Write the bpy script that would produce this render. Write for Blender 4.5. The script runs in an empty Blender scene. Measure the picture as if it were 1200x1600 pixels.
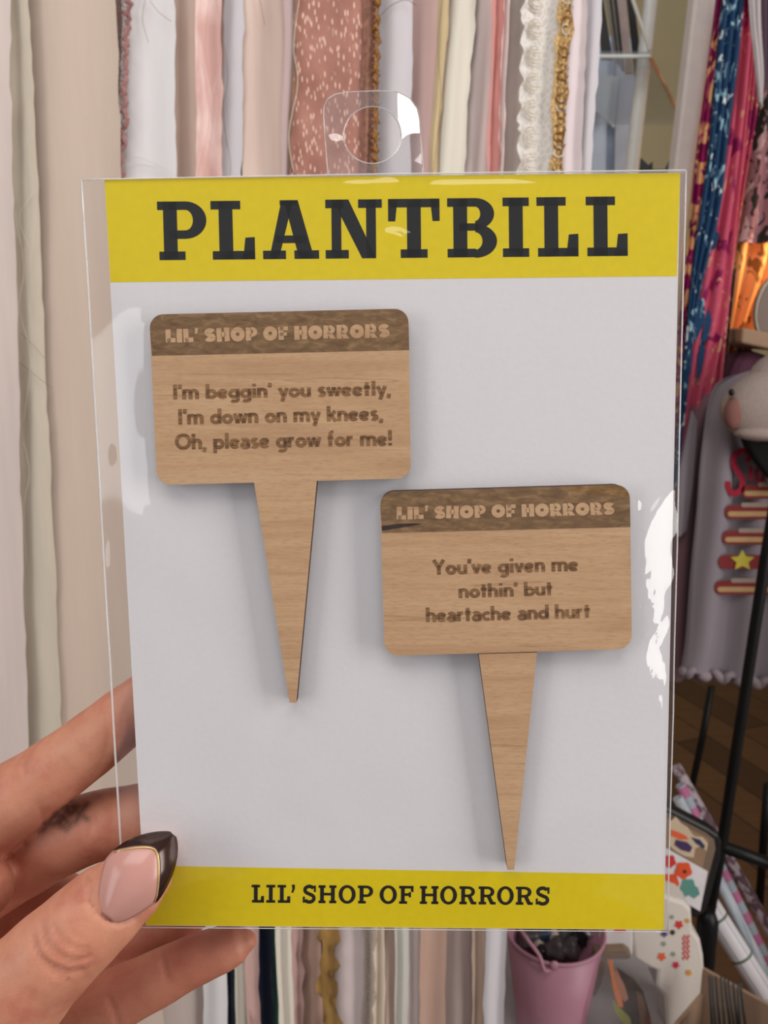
import bpy, bmesh, math, random
import numpy as np
from mathutils import Vector, Matrix

random.seed(7)
rng = np.random.default_rng(11)
S = bpy.context.scene
COL = S.collection

# ---------------------------------------------------------------- camera
FPX = 1300.0                       # focal length in pixels of the 1200x1600 frame
PITCH = math.radians(12)
CAM = Vector((0, 0, 1.35))
R_ = Vector((1, 0, 0)); F_ = Vector((0, math.cos(PITCH), -math.sin(PITCH))); U_ = Vector((0, math.sin(PITCH), math.cos(PITCH)))
cd = bpy.data.cameras.new('camera'); cam = bpy.data.objects.new('camera', cd); COL.objects.link(cam)
cam.location = CAM; cam.rotation_euler = (math.radians(90) - PITCH, 0, 0)
cd.sensor_width = 36; cd.lens = 36 * FPX / 1600; cd.clip_start = .01
cd.dof.use_dof = True; cd.dof.focus_distance = .20; cd.dof.aperture_fstop = 34
S.camera = cam

# ---------------------------------------------------------------- exposure, world, lights
S.view_settings.view_transform = 'Standard'; S.view_settings.look = 'None'
S.view_settings.gamma = 1; S.view_settings.use_curve_mapping = False
S.view_settings.exposure = 0.0
w = bpy.data.worlds.new('world'); S.world = w; w.use_nodes = True
w.node_tree.nodes['Background'].inputs[0].default_value = (.9, .92, 1, 1)
w.node_tree.nodes['Background'].inputs[1].default_value = .25

def area(name, loc, target, sx, sy, power, col):
    l = bpy.data.lights.new(name, 'AREA'); l.shape = 'RECTANGLE'; l.size = sx; l.size_y = sy
    l.energy = power; l.color = col
    o = bpy.data.objects.new(name, l); COL.objects.link(o); o.location = loc
    o.rotation_euler = (Vector(target) - Vector(loc)).to_track_quat('-Z', 'Y').to_euler()
    return o
area('side_window_light', (1.55, -.42, 1.57), (0, .2, 1.45), .55, 1.65, 25, (1, .97, .94))
area('ceiling_panel_light', (-.2, -.25, 2.45), (0, .4, 1.2), 1.3, .7, 11, (1, .96, .92))
area('left_fill_light', (-1.42, -.55, 1.55), (0, .3, 1.3), .9, 1.2, 10, (.97, .98, 1))  # added fill lamp from the left, no window known there
def point(name, loc, power, col, r=.03):
    l = bpy.data.lights.new(name, 'POINT'); l.energy = power; l.color = col; l.shadow_soft_size = r
    o = bpy.data.objects.new(name, l); COL.objects.link(o); o.location = loc
    return o

# ---------------------------------------------------------------- helpers: places
def ray(px, py):
    return R_ * ((px - 600) / FPX) + U_ * ((800 - py) / FPX) + F_
def at(px, py, Y):                       # point of the vertical plane at distance Y seen at that spot
    r = ray(px, py); return CAM + r * (Y / r.y)
def atz(px, py, z):                      # point of the level plane at height z
    r = ray(px, py); return CAM + r * ((z - CAM.z) / r.z)
def atd(px, py, d):                      # point at depth d along the view axis
    return CAM + ray(px, py) * d
def proj_np(co):                         # Nx3 world -> pixels, depth
    d = co - np.array(CAM)
    z = d @ np.array(F_); x = d @ np.array(R_); y = d @ np.array(U_)
    return 600 + FPX * x / z, 800 - FPX * y / z, z

# the card's own plane (5 x 7 inch card held in front of the lens)
_P2 = Vector((-.0587188, -.10196867, -.20520012)); _P0 = Vector((-.06210539, .07404327, -.18475288)); _P3 = Vector((.068254, -.10175767, -.20258036))
def c2w(v): return CAM + R_ * v.x + U_ * v.y - F_ * v.z
_o = c2w(_P2); _x = (c2w(_P3) - _o).normalized(); _n = _x.cross(c2w(_P0) - _o).normalized(); _y = _n.cross(_x)
CARD = Matrix(((_x.x, _y.x, _n.x, _o.x), (_x.y, _y.y, _n.y, _o.y), (_x.z, _y.z, _n.z, _o.z), (0, 0, 0, 1)))
CINV = CARD.inverted(); CINV3 = CINV.to_3x3(); _c = CINV @ CAM
def cp(px, py, h=0.0):                   # card coordinates of a spot, on the plane h above the card
    r = CINV3 @ ray(px, py)
    p = _c + r * ((h - _c.z) / r.z)
    return Vector((p.x, p.y, h))

# ---------------------------------------------------------------- helpers: objects
def tag(o, label=None, cat=None, group=None, kind=None):
    if label: o['label'] = label
    if cat: o['category'] = cat
    if group: o['group'] = group
    if kind: o['kind'] = kind
    return o
def mobj(name, verts, faces, mats, parent=None, smooth=False, midx=None):
    me = bpy.data.meshes.new(name); me.from_pydata([tuple(v) for v in verts], [], faces)
    for m in (mats if isinstance(mats, (list, tuple)) else [mats]): me.materials.append(m)
    if midx is not None:
        me.polygons.foreach_set('material_index', midx)
    if smooth: me.polygons.foreach_set('use_smooth', [True] * len(me.polygons))
    me.update()
    o = bpy.data.objects.new(name, me); COL.objects.link(o)
    if parent: o.parent = parent
    return o
def empty(name, M=None, loc=None):
    o = bpy.data.objects.new(name, None); COL.objects.link(o); o.empty_display_size = .02
    if M is not None: o.matrix_world = M
    if loc is not None: o.location = loc
    return o
def bev(o, wd, seg=2, ang=40):
    m = o.modifiers.new('bevel', 'BEVEL'); m.width = wd; m.segments = seg; m.limit_method = 'ANGLE'; m.angle_limit = math.radians(ang); return o
class MB:
    def __init__(s): s.v = []; s.f = []
    def box(s, a, b):
        n = len(s.v); (x0, y0, z0), (x1, y1, z1) = a, b
        s.v += [(x0,y0,z0),(x1,y0,z0),(x1,y1,z0),(x0,y1,z0),(x0,y0,z1),(x1,y0,z1),(x1,y1,z1),(x0,y1,z1)]
        s.f += [tuple(n+i for i in q) for q in ((0,3,2,1),(4,5,6,7),(0,1,5,4),(1,2,6,5),(2,3,7,6),(3,0,4,7))]
        return s
    def tube(s, pts, r, seg=10, caps=True):
        pts = [Vector(p) for p in pts]; rs = r if isinstance(r, (list, tuple)) else [r] * len(pts)
        n0 = len(s.v); prev = None
        for i, p in enumerate(pts):
            t = (pts[min(i+1, len(pts)-1)] - pts[max(i-1, 0)]).normalized()
            if prev is None:
                a = t.orthogonal().normalized()
            else:
                a = (prev - t * prev.dot(t)).normalized()
            prev = a; b = t.cross(a)
            for k in range(seg):
                q = 2 * math.pi * k / seg
                s.v.append(p + (a * math.cos(q) + b * math.sin(q)) * rs[i])
        for i in range(len(pts) - 1):
            for k in range(seg):
                k2 = (k + 1) % seg
                s.f.append((n0+i*seg+k, n0+i*seg+k2, n0+(i+1)*seg+k2, n0+(i+1)*seg+k))
        if caps:
            s.f.append(tuple(n0 + k for k in range(seg))[::-1]); s.f.append(tuple(n0 + (len(pts)-1)*seg + k for k in range(seg)))
        return s
    def lathe(s, prof, c, seg=40):
        n0 = len(s.v)
        for r, z in prof:
            for k in range(seg):
                q = 2*math.pi*k/seg; s.v.append((c[0] + r*math.cos(q), c[1] + r*math.sin(q), c[2] + z))
        for i in range(len(prof)-1):
            for k in range(seg):
                k2 = (k+1) % seg; s.f.append((n0+i*seg+k, n0+i*seg+k2, n0+(i+1)*seg+k2, n0+(i+1)*seg+k))
        return s
    def prism(s, front, back):
        n = len(s.v); k = len(front); s.v += [tuple(v) for v in front] + [tuple(v) for v in back]
        s.f.append(tuple(range(n, n+k))); s.f.append(tuple(range(n+2*k-1, n+k-1, -1)))
        for i in range(k):
            j = (i+1) % k; s.f.append((n+i, n+k+i, n+k+j, n+j))
        return s
    def ball(s, c, rx, ry, rz, nu=20, nv=12, fn=None):
        n0 = len(s.v)
        for i in range(nv+1):
            th = math.pi*i/nv
            for k in range(nu):
                q = 2*math.pi*k/nu
                d = Vector((math.sin(th)*math.cos(q), math.sin(th)*math.sin(q), math.cos(th)))
                m = fn(d) if fn else 1
                s.v.append((c[0]+rx*d.x*m, c[1]+ry*d.y*m, c[2]+rz*d.z*m))
        for i in range(nv):
            for k in range(nu):
                k2 = (k+1) % nu; s.f.append((n0+i*nu+k, n0+(i+1)*nu+k, n0+(i+1)*nu+k2, n0+i*nu+k2))
        return s
    def build(s, name, m, parent=None, smooth=False):
        return mobj(name, s.v, s.f, m, parent, smooth)
def slab(name, outline, Y, thick, m, parent=None, bevel=0):     # upright board: an outline at distance Y with real thickness
    fr = [at(p[0], p[1], Y if len(p) < 3 else p[2]) for p in outline]
    bk = [v + Vector((0, thick, 0)) for v in fr]
    o = MB().prism(fr, bk).build(name, m, parent)
    if bevel: bev(o, bevel)
    return o
def spline(pts, n=8):
    pts = [Vector(p) for p in pts]; out = []
    for i in range(len(pts)-1):
        p0 = pts[max(i-1, 0)]; p1 = pts[i]; p2 = pts[i+1]; p3 = pts[min(i+2, len(pts)-1)]
        for k in range(n):
            t = k/n
            out.append(.5*((2*p1)+(p2-p0)*t+(2*p0-5*p1+4*p2-p3)*t*t+(3*p1-p0-3*p2+p3)*t**3))
    out.append(pts[-1]); return out

# ---------------------------------------------------------------- helpers: materials
def lin(c):
    return tuple(((x/255/12.92) if x/255 <= .04045 else ((x/255+.055)/1.055)**2.4) for x in c) + (1,)
class NT:
    def __init__(s, name):
        s.m = bpy.data.materials.new(name); s.m.use_nodes = True; s.t = s.m.node_tree
        s.b = s.t.nodes['Principled BSDF']; s.out = s.t.nodes['Material Output']
    def n(s, typ, **kw):
        nd = s.t.nodes.new(typ)
        for k, v in kw.items():
            if k.startswith('i_'): nd.inputs[k[2:].replace('_', ' ')].default_value = v
            else: setattr(nd, k, v)
        return nd
    def l(s, a, b): s.t.links.new(a, b)
    def coord(s, scale=(1,1,1), loc=(0,0,0), rot=(0,0,0)):
        tc = s.n('ShaderNodeTexCoord'); mp = s.n('ShaderNodeMapping')
        mp.inputs['Scale'].default_value = scale; mp.inputs['Location'].default_value = loc; mp.inputs['Rotation'].default_value = rot
        s.l(tc.outputs['Object'], mp.inputs['Vector']); return mp.outputs['Vector']
    def noise(s, vec, scale=1, detail=3, rough=.5, dist=0):
        nd = s.n('ShaderNodeTexNoise'); nd.inputs['Scale'].default_value = scale; nd.inputs['Detail'].default_value = detail
        nd.inputs['Roughness'].default_value = rough; nd.inputs['Distortion'].default_value = dist
        s.l(vec, nd.inputs['Vector']); return nd.outputs['Fac']
    def ramp(s, fac, stops, interp='LINEAR'):
        nd = s.n('ShaderNodeValToRGB'); cr = nd.color_ramp; cr.interpolation = interp
        while len(cr.elements) < len(stops): cr.elements.new(.5)
        for e, (p, c) in zip(cr.elements, stops): e.position = p; e.color = c
        s.l(fac, nd.inputs['Fac']); return nd.outputs['Color']
    def step(s, fac, a, b): return s.ramp(fac, [(a, (0,0,0,1)), (b, (1,1,1,1))])
    def mix(s, fac, a, b, mode='MIX'):
        nd = s.n('ShaderNodeMix', data_type='RGBA', blend_type=mode)
        for v, i in ((fac, 0), (a, 6), (b, 7)):
            if hasattr(v, 'is_linked'): s.l(v, nd.inputs[i])
            else: nd.inputs[i].default_value = v
        return nd.outputs[2]
    def math(s, op, a, b=0.0):
        nd = s.n('ShaderNodeMath', operation=op)
        for v, i in ((a, 0), (b, 1)):
            if hasattr(v, 'is_linked'): s.l(v, nd.inputs[i])
            else: nd.inputs[i].default_value = v
        return nd.outputs[0]
    def bump(s, h, strength=.3, dist=.001):
        nd = s.n('ShaderNodeBump'); nd.inputs['Strength'].default_value = strength; nd.inputs['Distance'].default_value = dist
        s.l(h, nd.inputs['Height']); s.l(nd.outputs['Normal'], s.b.inputs['Normal'])
    def base(s, c):
        if hasattr(c, 'is_linked'): s.l(c, s.b.inputs['Base Color'])
        else: s.b.inputs['Base Color'].default_value = c
    def set(s, rough=.6, metal=0, spec=.4):
        s.b.inputs['Roughness'].default_value = rough; s.b.inputs['Metallic'].default_value = metal; s.b.inputs['Specular IOR Level'].default_value = spec
def plain(name, c, rough=.6, metal=0, spec=.4, var=.06, scale=60, bump=0):
    t = NT(name); t.set(rough, metal, spec)
    c = lin(c); f = t.noise(t.coord(), scale, 4)
    t.base(t.ramp(f, [(.3, tuple(x*(1-var) for x in c[:3]) + (1,)), (.7, tuple(min(1, x*(1+var)) for x in c[:3]) + (1,))]))
    if bump: t.bump(f, bump, .001)
    return t.m
def cloth(name, c, var=.08, trans=.0, weave=.25, c2=None, c2amt=.5):
    t = NT(name); t.set(.92, 0, .15); c = tuple(x*.86 for x in lin(c)[:3]) + (1,)
    f = t.noise(t.coord((120, 120, 9)), 1, 4, .6)
    col = t.ramp(f, [(.3, tuple(x*(1-var) for x in c[:3]) + (1,)), (.7, tuple(min(1, x*(1+var)) for x in c[:3]) + (1,))])
    if c2:
        g = t.noise(t.coord((45, 45, 14)), 1, 3, .55, .6)
        k = t.step(g, c2amt - .08, c2amt + .08); col = t.mix(k, col, lin(c2))
    t.base(col)
    h = t.noise(t.coord((1800, 1800, 1200)), 1, 2, .6)
    t.bump(h, weave, .0006)
    t.b.inputs['Sheen Weight'].default_value = .15
    if trans:
        tr = t.n('ShaderNodeBsdfTransparent'); mx = t.n('ShaderNodeMixShader'); mx.inputs[0].default_value = trans
        t.l(t.b.outputs[0], mx.inputs[1]); t.l(tr.outputs[0], mx.inputs[2]); t.l(mx.outputs[0], t.out.inputs[0])
    return t.m
def lacey(name, c, scale=260, thr=.06, solid=.0):              # netting / lace: real holes cut by a cell pattern
    t = NT(name); t.set(.9, 0, .15); t.base(lin(c))
    v = t.n('ShaderNodeTexVoronoi', feature='DISTANCE_TO_EDGE'); v.inputs['Scale'].default_value = scale
    t.l(t.coord((1, 1, .7)), v.inputs['Vector'])
    k = t.step(v.outputs['Distance'], thr, thr + .03)
    k = t.math('MULTIPLY', k, 1 - solid)
    tr = t.n('ShaderNodeBsdfTransparent'); mx = t.n('ShaderNodeMixShader')
    t.l(k, mx.inputs[0]); t.l(t.b.outputs[0], mx.inputs[1]); t.l(tr.outputs[0], mx.inputs[2]); t.l(mx.outputs[0], t.out.inputs[0])
    return t.m
def film(name, tint=(1,1,1), haze=.035, gain=1.5, rough=.04, hazecol=(.85,.84,.85)):
    t = NT(name)
    tr = t.n('ShaderNodeBsdfTransparent'); tr.inputs[0].default_value = tint + (1,)
    gl = t.n('ShaderNodeBsdfGlossy'); gl.inputs['Roughness'].default_value = rough
    df = t.n('ShaderNodeBsdfDiffuse'); df.inputs[0].default_value = hazecol + (1,)
    m1 = t.n('ShaderNodeMixShader'); m1.inputs[0].default_value = haze
    t.l(tr.outputs[0], m1.inputs[1]); t.l(df.outputs[0], m1.inputs[2])
    fr = t.n('ShaderNodeLayerWeight'); fr.inputs[0].default_value = .5
    k = t.math('ADD', t.math('MULTIPLY', t.math('POWER', fr.outputs['Facing'], 5.0), .75), .042*gain)
    m2 = t.n('ShaderNodeMixShader'); t.l(k, m2.inputs[0]); t.l(m1.outputs[0], m2.inputs[1]); t.l(gl.outputs[0], m2.inputs[2])
    t.l(m2.outputs[0], t.out.inputs[0]); t.t.nodes.remove(t.b)
    return t.m
def floral(name, base, layers, rough=.75):
    t = NT(name); t.set(rough, 0, .25); col = lin(base)
    for i, (c, sc, lo, st, dist) in enumerate(layers):
        f = t.noise(t.coord((sc, sc, sc*st), (i*3.7, 1.3*i, 5.1*i)), 1, 2, .5, dist)
        col = t.mix(t.step(f, lo, lo + .03), col, lin(c))
    t.base(col); return t.m

# ---------------------------------------------------------------- the setting
M_wall = plain('olive_wall_paint', (214, 200, 158), .9, var=.03, scale=8)
M_wall2 = plain('pale_wall_paint', (205, 195, 185), .9, var=.03, scale=8)
def floor_mat():
    t = NT('wood_floor'); t.set(.5)
    br = t.n('ShaderNodeTexBrick'); br.inputs['Scale'].default_value = 1; br.inputs['Brick Width'].default_value = 1.4; br.inputs['Row Height'].default_value = .13
    br.inputs['Mortar Size'].default_value = .003; br.inputs['Color1'].default_value = lin((138, 98, 62)); br.inputs['Color2'].default_value = lin((92, 62, 42)); br.inputs['Mortar'].default_value = lin((40, 28, 20))
    t.l(t.coord((1, 1, 1), rot=(0, 0, math.radians(70))), br.inputs['Vector'])
    f = t.noise(t.coord((4, 40, 1), rot=(0, 0, math.radians(70))), 1, 4)
    t.base(t.mix(t.math('MULTIPLY', f, .5), br.outputs['Color'], lin((64, 44, 30)))); return t.m
X0, X1, Y0, Y1, ZC = -1.5, 1.75, -2.1, 3.6, 3.4
tag(MB().box((X0, Y0, -.1), (X1, Y1, 0)).build('floor', floor_mat()), kind='structure')
tag(MB().box((X0, Y1, 0), (X1, Y1+.1, ZC)).build('wall_back', M_wall), kind='structure')
tag(MB().box((X1, Y0, 0), (X1+.1, Y1, ZC)).build('wall_right', M_wall2), kind='structure')
tag(MB().box((X0-.1, Y0, 0), (X0, Y1, ZC)).build('wall_left', M_wall2), kind='structure')

tag(MB().box((.70, .80, 0), (.74, 1.12, 1.27)).build('added_shade_panel', M_wall2), kind='structure')  # unseen panel, added to keep the side light off the shirts

# ---------------------------------------------------------------- fabric strip backdrop
GRP = 'fabric strips of the hanging backdrop'
def strip(name, label, m, xl, xr, yref, yend, Y, fold=.0015, fray=.0004, ystart=-420, nx=9, nz=84, edge=None, cat='fabric strip'):
    """xl, xr: edge positions at the top of the frame and at yref; cloth hangs from ystart to yend."""
    ph = random.uniform(0, 6); ph2 = random.uniform(0, 6); ks = random.uniform(1.3, 2.6)
    top = at(600, ystart, Y).z; bot = at(600, yend, Y).z
    V = []; Fc = []
    for j in range(nz+1):
        y = ystart + (yend - ystart)*j/nz
        k = y/yref
        a = xl[0] + (xl[1]-xl[0])*k; b = xr[0] + (xr[1]-xr[0])*k
        wob = 1.2*math.sin(y*.011 + ph) + .8*math.sin(y*.031 + ph2)
        for i in range(nx+1):
            s = i/nx; x = a + (b-a)*s + wob
            if edge: x += edge(s, y)
            p = at(x, y, Y)
            p.y += fold*math.sin(s*math.pi*ks + ph + y*.002) + .0006*math.sin(y*.013 + ph2 + s*2)
            if i in (0, nx): p.x += random.gauss(0, fray)
            V.append(p)
    for j in range(nz):
        for i in range(nx):
            q = j*(nx+1)+i; Fc.append((q, q+1, q+nx+2, q+nx+1))
    o = mobj(name, V, Fc, m, smooth=True)
    return tag(o, label, cat, GRP)
def threads(o, m, paths, Y, r=.00013):
    for pts in paths:
        q = spline([at(x, y, Y) + Vector((random.gauss(0, .0004), random.gauss(0, .0006), 0)) for x, y in pts], 6)
        MB().tube(q, r, 5).build('loose_thread', m, o, True)
def scallop(amp, wl, side):
    def f(s, y):
        wgt = (1 - s) if side < 0 else s
        return side*amp*abs(math.sin(math.pi*y/wl))*(wgt > .95) if True else 0
    return f

white_c = cloth('white_cotton', (238, 234, 234), .03); cream_c = cloth('cream_cotton', (238, 230, 214), .04)
oat_c = cloth('oatmeal_muslin', (214, 202, 184), .05, .0, .5); sand_c = cloth('sand_chiffon', (216, 196, 180), .03)
peach_c = cloth('peach_chiffon', (240, 214, 200), .03); peach2_c = cloth('deeper_peach_cotton', (232, 204, 188), .04)
blush_c = cloth('blush_satin', (236, 210, 206), .04); coral_c = cloth('coral_gauze', (234, 188, 178), .08, .0, .5, (238, 206, 198), .5)
dusty_c = cloth('dusty_pink_cotton', (220, 186, 180), .05); mauve_c = cloth('mauve_beige_cotton', (220, 202, 197), .05)
taupe_c = cloth('taupe_linen', (216, 202, 192), .05); lav_c = cloth('lavender_white_cotton', (220, 214, 218), .03)
pinkwhite_c = cloth('pinkish_white_muslin', (228, 212, 204), .04); twine_c = cloth('brown_twine', (150, 116, 92), .1)
navy_c = cloth('navy_print', (24, 34, 58), .2, 0, .2, (52, 66, 60), .62); green_c = cloth('dark_green_cotton', (34, 78, 66), .08)
ochre_c = cloth('ochre_gold_fabric', (176, 136, 74), .25, 0, .8, (130, 96, 48), .55); tan_c = cloth('tan_pink_cotton', (206, 170, 152), .06)
frayedpink_c = cloth('frayed_pink_cotton', (214, 176, 168), .1, 0, .8, (150, 112, 108), .66)
net_m = lacey('mauve_netting', (158, 112, 110), 330, .035); lace_m = lacey('white_lace', (232, 226, 218), 300, .12, .82)
greylace_m = lacey('grey_lace', (150, 138, 128), 500, .1, .5)
thread_m = cloth('pale_thread', (226, 214, 196), .1); dthread_m = cloth('dark_thread', (120, 104, 92), .1); pthread_m = cloth('pink_thread', (206, 170, 166), .1)
def brocade():
    t = NT('copper_brocade'); t.set(.6, .0, .4)
    v = t.n('ShaderNodeTexVoronoi', feature='F1'); v.inputs['Scale'].default_value = 1; v.inputs['Randomness'].default_value = 1
    t.l(t.coord((620, 300, 150)), v.inputs['Vector'])
    k = t.step(v.outputs['Distance'], .22, .36)
    sep = t.n('ShaderNodeSeparateColor'); t.l(v.outputs['Color'], sep.inputs[0])
    on = t.step(sep.outputs[0], .2, .25)
    dash = t.math('MULTIPLY', t.math('SUBTRACT', 1.0, k), on)
    base = t.ramp(t.noise(t.coord((60, 60, 40)), 1, 4), [(.3, lin((156, 104, 90))), (.7, lin((184, 130, 114)))])
    t.base(t.mix(dash, base, lin((246, 208, 190))))
    t.l(t.math('MULTIPLY', dash, .5), t.b.inputs['Metallic']); t.bump(dash, .5, .001); return t.m
brocade_m = brocade()
sequin_m = plain('gold_sequin_lace', (196, 160, 104), .4, .4, .5, .35, 500, .8)
scallop_m = plain('brown_scallop_trim', (150, 106, 88), .7, 0, .3, .3, 300, .6)
goldbrown_m = plain('gold_brown_bead_edge', (138, 92, 34), .35, .5, .5, .4, 600, .8)

# strips hung in front, left to right
a = strip('fabric_strip', 'pinkish white muslin strip at the outer edge of the backdrop', pinkwhite_c, (-95, -80), (13, 44), 1100, 1700, .584)
b = strip('fabric_strip', 'pale oatmeal muslin strip with frayed threads and creases', oat_c, (0, 30), (46, 94), 1100, 1700, .590, fold=.0015)
threads(b, thread_m, [[(50,170),(44,240),(58,330),(46,420),(60,500)], [(24,330),(40,420),(30,480),(48,560),(36,660)], [(36,690),(46,740),(38,790),(42,880)], [(52,300),(30,340),(48,390)]], .586)
threads(b, dthread_m, [[(30,520),(52,540),(70,560)], [(32,566),(60,590),(84,606)]], .5865)
c = strip('fabric_strip', 'wide sand beige chiffon panel, widest of the strips', sand_c, (36, 76), (179, 232), 1100, 1700, .597, fold=.002, nx=14)
n = strip('netting_strip', 'narrow mauve crochet netting strip with dense ragged edge', net_m, (178, 188), (206, 194), 270, 640, .602, fold=.0008)
def rag(px0, px1, y0, y1, Y, m, parent, r=.0018, name='ragged_border', amp=2.5):
    pts = []; rs = []
    for i in range(90):
        k = i/89; y = y0 + (y1-y0)*k
        pts.append(at(px0 + (px1-px0)*k + random.gauss(0, amp), y, Y + random.gauss(0, .0006))); rs.append(r*random.uniform(.5, 1.2))
    return MB().tube(pts, rs, 6).build(name, m, parent, True)
rag(206, 189, -110, 290, .599, cloth('mauve_wool', (172, 124, 120), .2), n)
d = strip('fabric_strip', 'plain white cotton strip beside the mauve netting', white_c, (190, 186), (273, 277), 270, 1250, .606, fold=.001)
threads(d, dthread_m, [[(228,-10),(222,30),(232,66)], [(232,0),(250,20),(268,34)]], .603)
threads(d, thread_m, [[(192,262),(210,246),(232,252),(262,268),(270,280)], [(196,268),(215,258),(246,262)]], .603)
strip('fabric_strip', 'plain peach cotton strip beside coral gauze', peach2_c, (268, 273), (312, 312), 270, 1150, .612)
e = strip('fabric_strip', 'sheer coral pink gauze strip with long pulled threads', coral_c, (308, 306), (348, 347), 270, 1200, .604, fold=.0022)
threads(e, pthread_m, [[(330,-20),(322,80),(336,170),(318,280)], [(340,0),(344,60),(336,140)], [(316,100),(328,180),(312,260)]], .6)
e = strip('fabric_strip', 'narrow white ribbon strip beside coral gauze', lav_c, (349, 347), (379, 378), 270, 1280, .6092, fold=.0005)
threads(e, dthread_m, [[(348,60),(356,120),(350,180),(362,250),(358,280)], [(352,90),(346,150),(354,230)]], .603)
e = strip('fabric_strip', 'wide pale peach chiffon strip with one dark stray hair', peach_c, (376, 377), (448, 446), 270, 1180, .612, fold=.001)
threads(e, dthread_m, [[(404,-10),(410,14),(415,40)]], .609)
strip('fabric_strip', 'narrow blush satin strip beside the copper brocade', blush_c, (440, 438), (466, 455), 270, 1220, .606)
e = strip('fabric_strip', 'copper pink brocade strip flecked with shiny dashes', brocade_m, (462, 452), (573, 568), 270, 1240, .600, fold=.0012, nx=14)
threads(e, twine_c, [[(468,-20),(460,60),(463,120),(456,190),(450,240),(462,275)], [(464,60),(458,130),(452,200),(456,270)]], .596, .0006)
threads(e, thread_m, [[(470,-20),(459,70),(466,130),(452,210),(458,270)]], .595, .0003)
e = strip('trim_strip', 'brown scalloped trim with gold beaded edge beside the brocade', scallop_m, (566, 566), (586, 580), 270, 1240, .598, edge=scallop(5, 22, 1), nz=220, fold=.0008)
for y0 in range(-110, 280, 11):
    pts = [at(584 - y0*.02 + 5*math.cos(t), y0 + 6 + 6*math.sin(t), .596) for t in np.linspace(-1.6, 1.6, 7)]
    if y0 < 90 or True: MB().tube(pts, .0008, 6).build('trim_loop', scallop_m, e, True)
rag(591, 584, -110, 290, .5965, goldbrown_m, e, .0022, 'beaded_edge', 2)
e = strip('fabric_strip', 'bright white cotton strip next to the scalloped trim', lav_c, (588, 584), (643, 642), 270, 1300, .606)
threads(e, dthread_m, [[(596,24),(612,8),(634,0),(652,8)]], .603, .0002)
strip('fabric_strip', 'dusty pink cotton strip behind the clear hanging tab', dusty_c, (636, 632), (692, 682), 270, 1200, .612)
ee = strip('fabric_strip', 'thin ochre edged cream ribbon beside dusty pink strip', cloth('ochre_cream_ribbon', (214, 192, 150), .12), (684, 672), (702, 684), 270, 1170, .603)
threads(ee, dthread_m, [[(690,0),(684,70),(688,150),(676,270)]], .6)
strip('fabric_strip', 'broad cream cotton strip with a soft crosswise crease', cream_c, (698, 680), (743, 727), 270, 1260, .607, fold=.0028)
strip('fabric_strip', 'mauve beige cotton strip beside broad cream strip', mauve_c, (736, 722), (782, 766), 270, 1190, .613)
strip('fabric_strip', 'narrow strong coral pink strip folded lengthwise', cloth('strong_coral_cotton', (228, 160, 152), .08), (770, 760), (792, 780), 270, 1150, .604, fold=.002)
e = strip('fabric_strip', 'thin pale pink selvage strip along strong coral strip', blush_c, (788, 776), (797, 784), 270, 1150, .602)
strip('fabric_strip', 'taupe linen strip between coral and white lace', taupe_c, (793, 778), (832, 812), 270, 1210, .610)
e = strip('lace_strip', 'wide white lace strip with scalloped floral border', lace_m, (823, 812), (882, 866), 270, 1230, .602, edge=scallop(7, 42, -1), nz=260, fold=.0012, nx=12)
for k in range(10):
    yy = -100 + k*42; xx = 829 - .04*yy
    for q in range(3):
        pts = [at(xx + 8 + 12*math.cos(t) + q*3, yy + 20 + (16-5*q)*math.sin(t), .5995 + random.gauss(0, .0004)) for t in np.linspace(1.0, 5.3, 12)]
        MB().tube(pts, .00038, 5).build('lace_petal', thread_m, e, True)
strip('fabric_strip', 'plain ecru cotton strip behind the white lace', cloth('ecru_cotton', (214, 204, 196), .04), (818, 806), (888, 870), 270, 1260, .614)
e = strip('trim_strip', 'crinkled gold sequin lace trim beside white lace', sequin_m, (873, 858), (896, 880), 270, 1210, .601, fold=.003, fray=.0014)
for k in range(34):
    y = -110 + k*12; x = 886 - y*.056
    pts = [at(x + 8*math.cos(t)*random.uniform(.6, 1.2), y + 8*math.sin(t), .598 + random.gauss(0, .001)) for t in np.linspace(0, 5.5, 9)]
    MB().tube(pts, .0006, 5).build('trim_loop', random.choice([sequin_m, thread_m, goldbrown_m]), e, True)
strip('fabric_strip', 'pinkish white cotton strip beside gold sequin trim', blush_c if False else cloth('pink_white_cotton', (240, 226, 228), .03), (892, 876), (919, 908), 270, 1190, .606)
strip('fabric_strip', 'lavender white strip at the shelf side of the backdrop', lav_c, (914, 898), (941, 924), 270, 1230, .610)

# longer strips hung behind, their ends showing below the card (edges given at 1460 and 1600)
def low(label, m, xl, xr, Y, name='fabric_strip', **kw):
    f = lambda p: (p[0] - (p[1]-p[0])*1460/140*.25 , p[0] + (p[1]-p[0])*.25)
    l0 = xl[0] + (xl[0]-600)*.20; r0 = xr[0] + (xr[0]-600)*.20
    return strip(name, label, m, (l0, xl[0]), (r0, xr[0]), 1460, 1720, Y, **kw)
low('blush white strip above the little finger', pinkwhite_c, (150, 150), (322, 322), .630, nx=14, fold=.003)
low('plain white strip beside the shorter navy strip under the finger', white_c, (312, 312), (350, 350), .626)
low('narrow navy printed strip beside the fingertip', navy_c, (344, 344), (370, 370), .630)
low('cream muslin strip between two navy strips', cream_c, (364, 364), (386, 386), .626)
low('thin frayed pink strip between two navy strips', frayedpink_c, (382, 382), (404, 404), .622)
low('dark navy floral strip beside green strip', navy_c, (398, 398), (428, 428), .631)
low('dark green cotton strip under the yellow footer', green_c, (424, 424), (439, 439), .626)
low('pale cream strip beside dark green strip', cream_c, (432, 432), (456, 456), .622, fold=.002)
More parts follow.
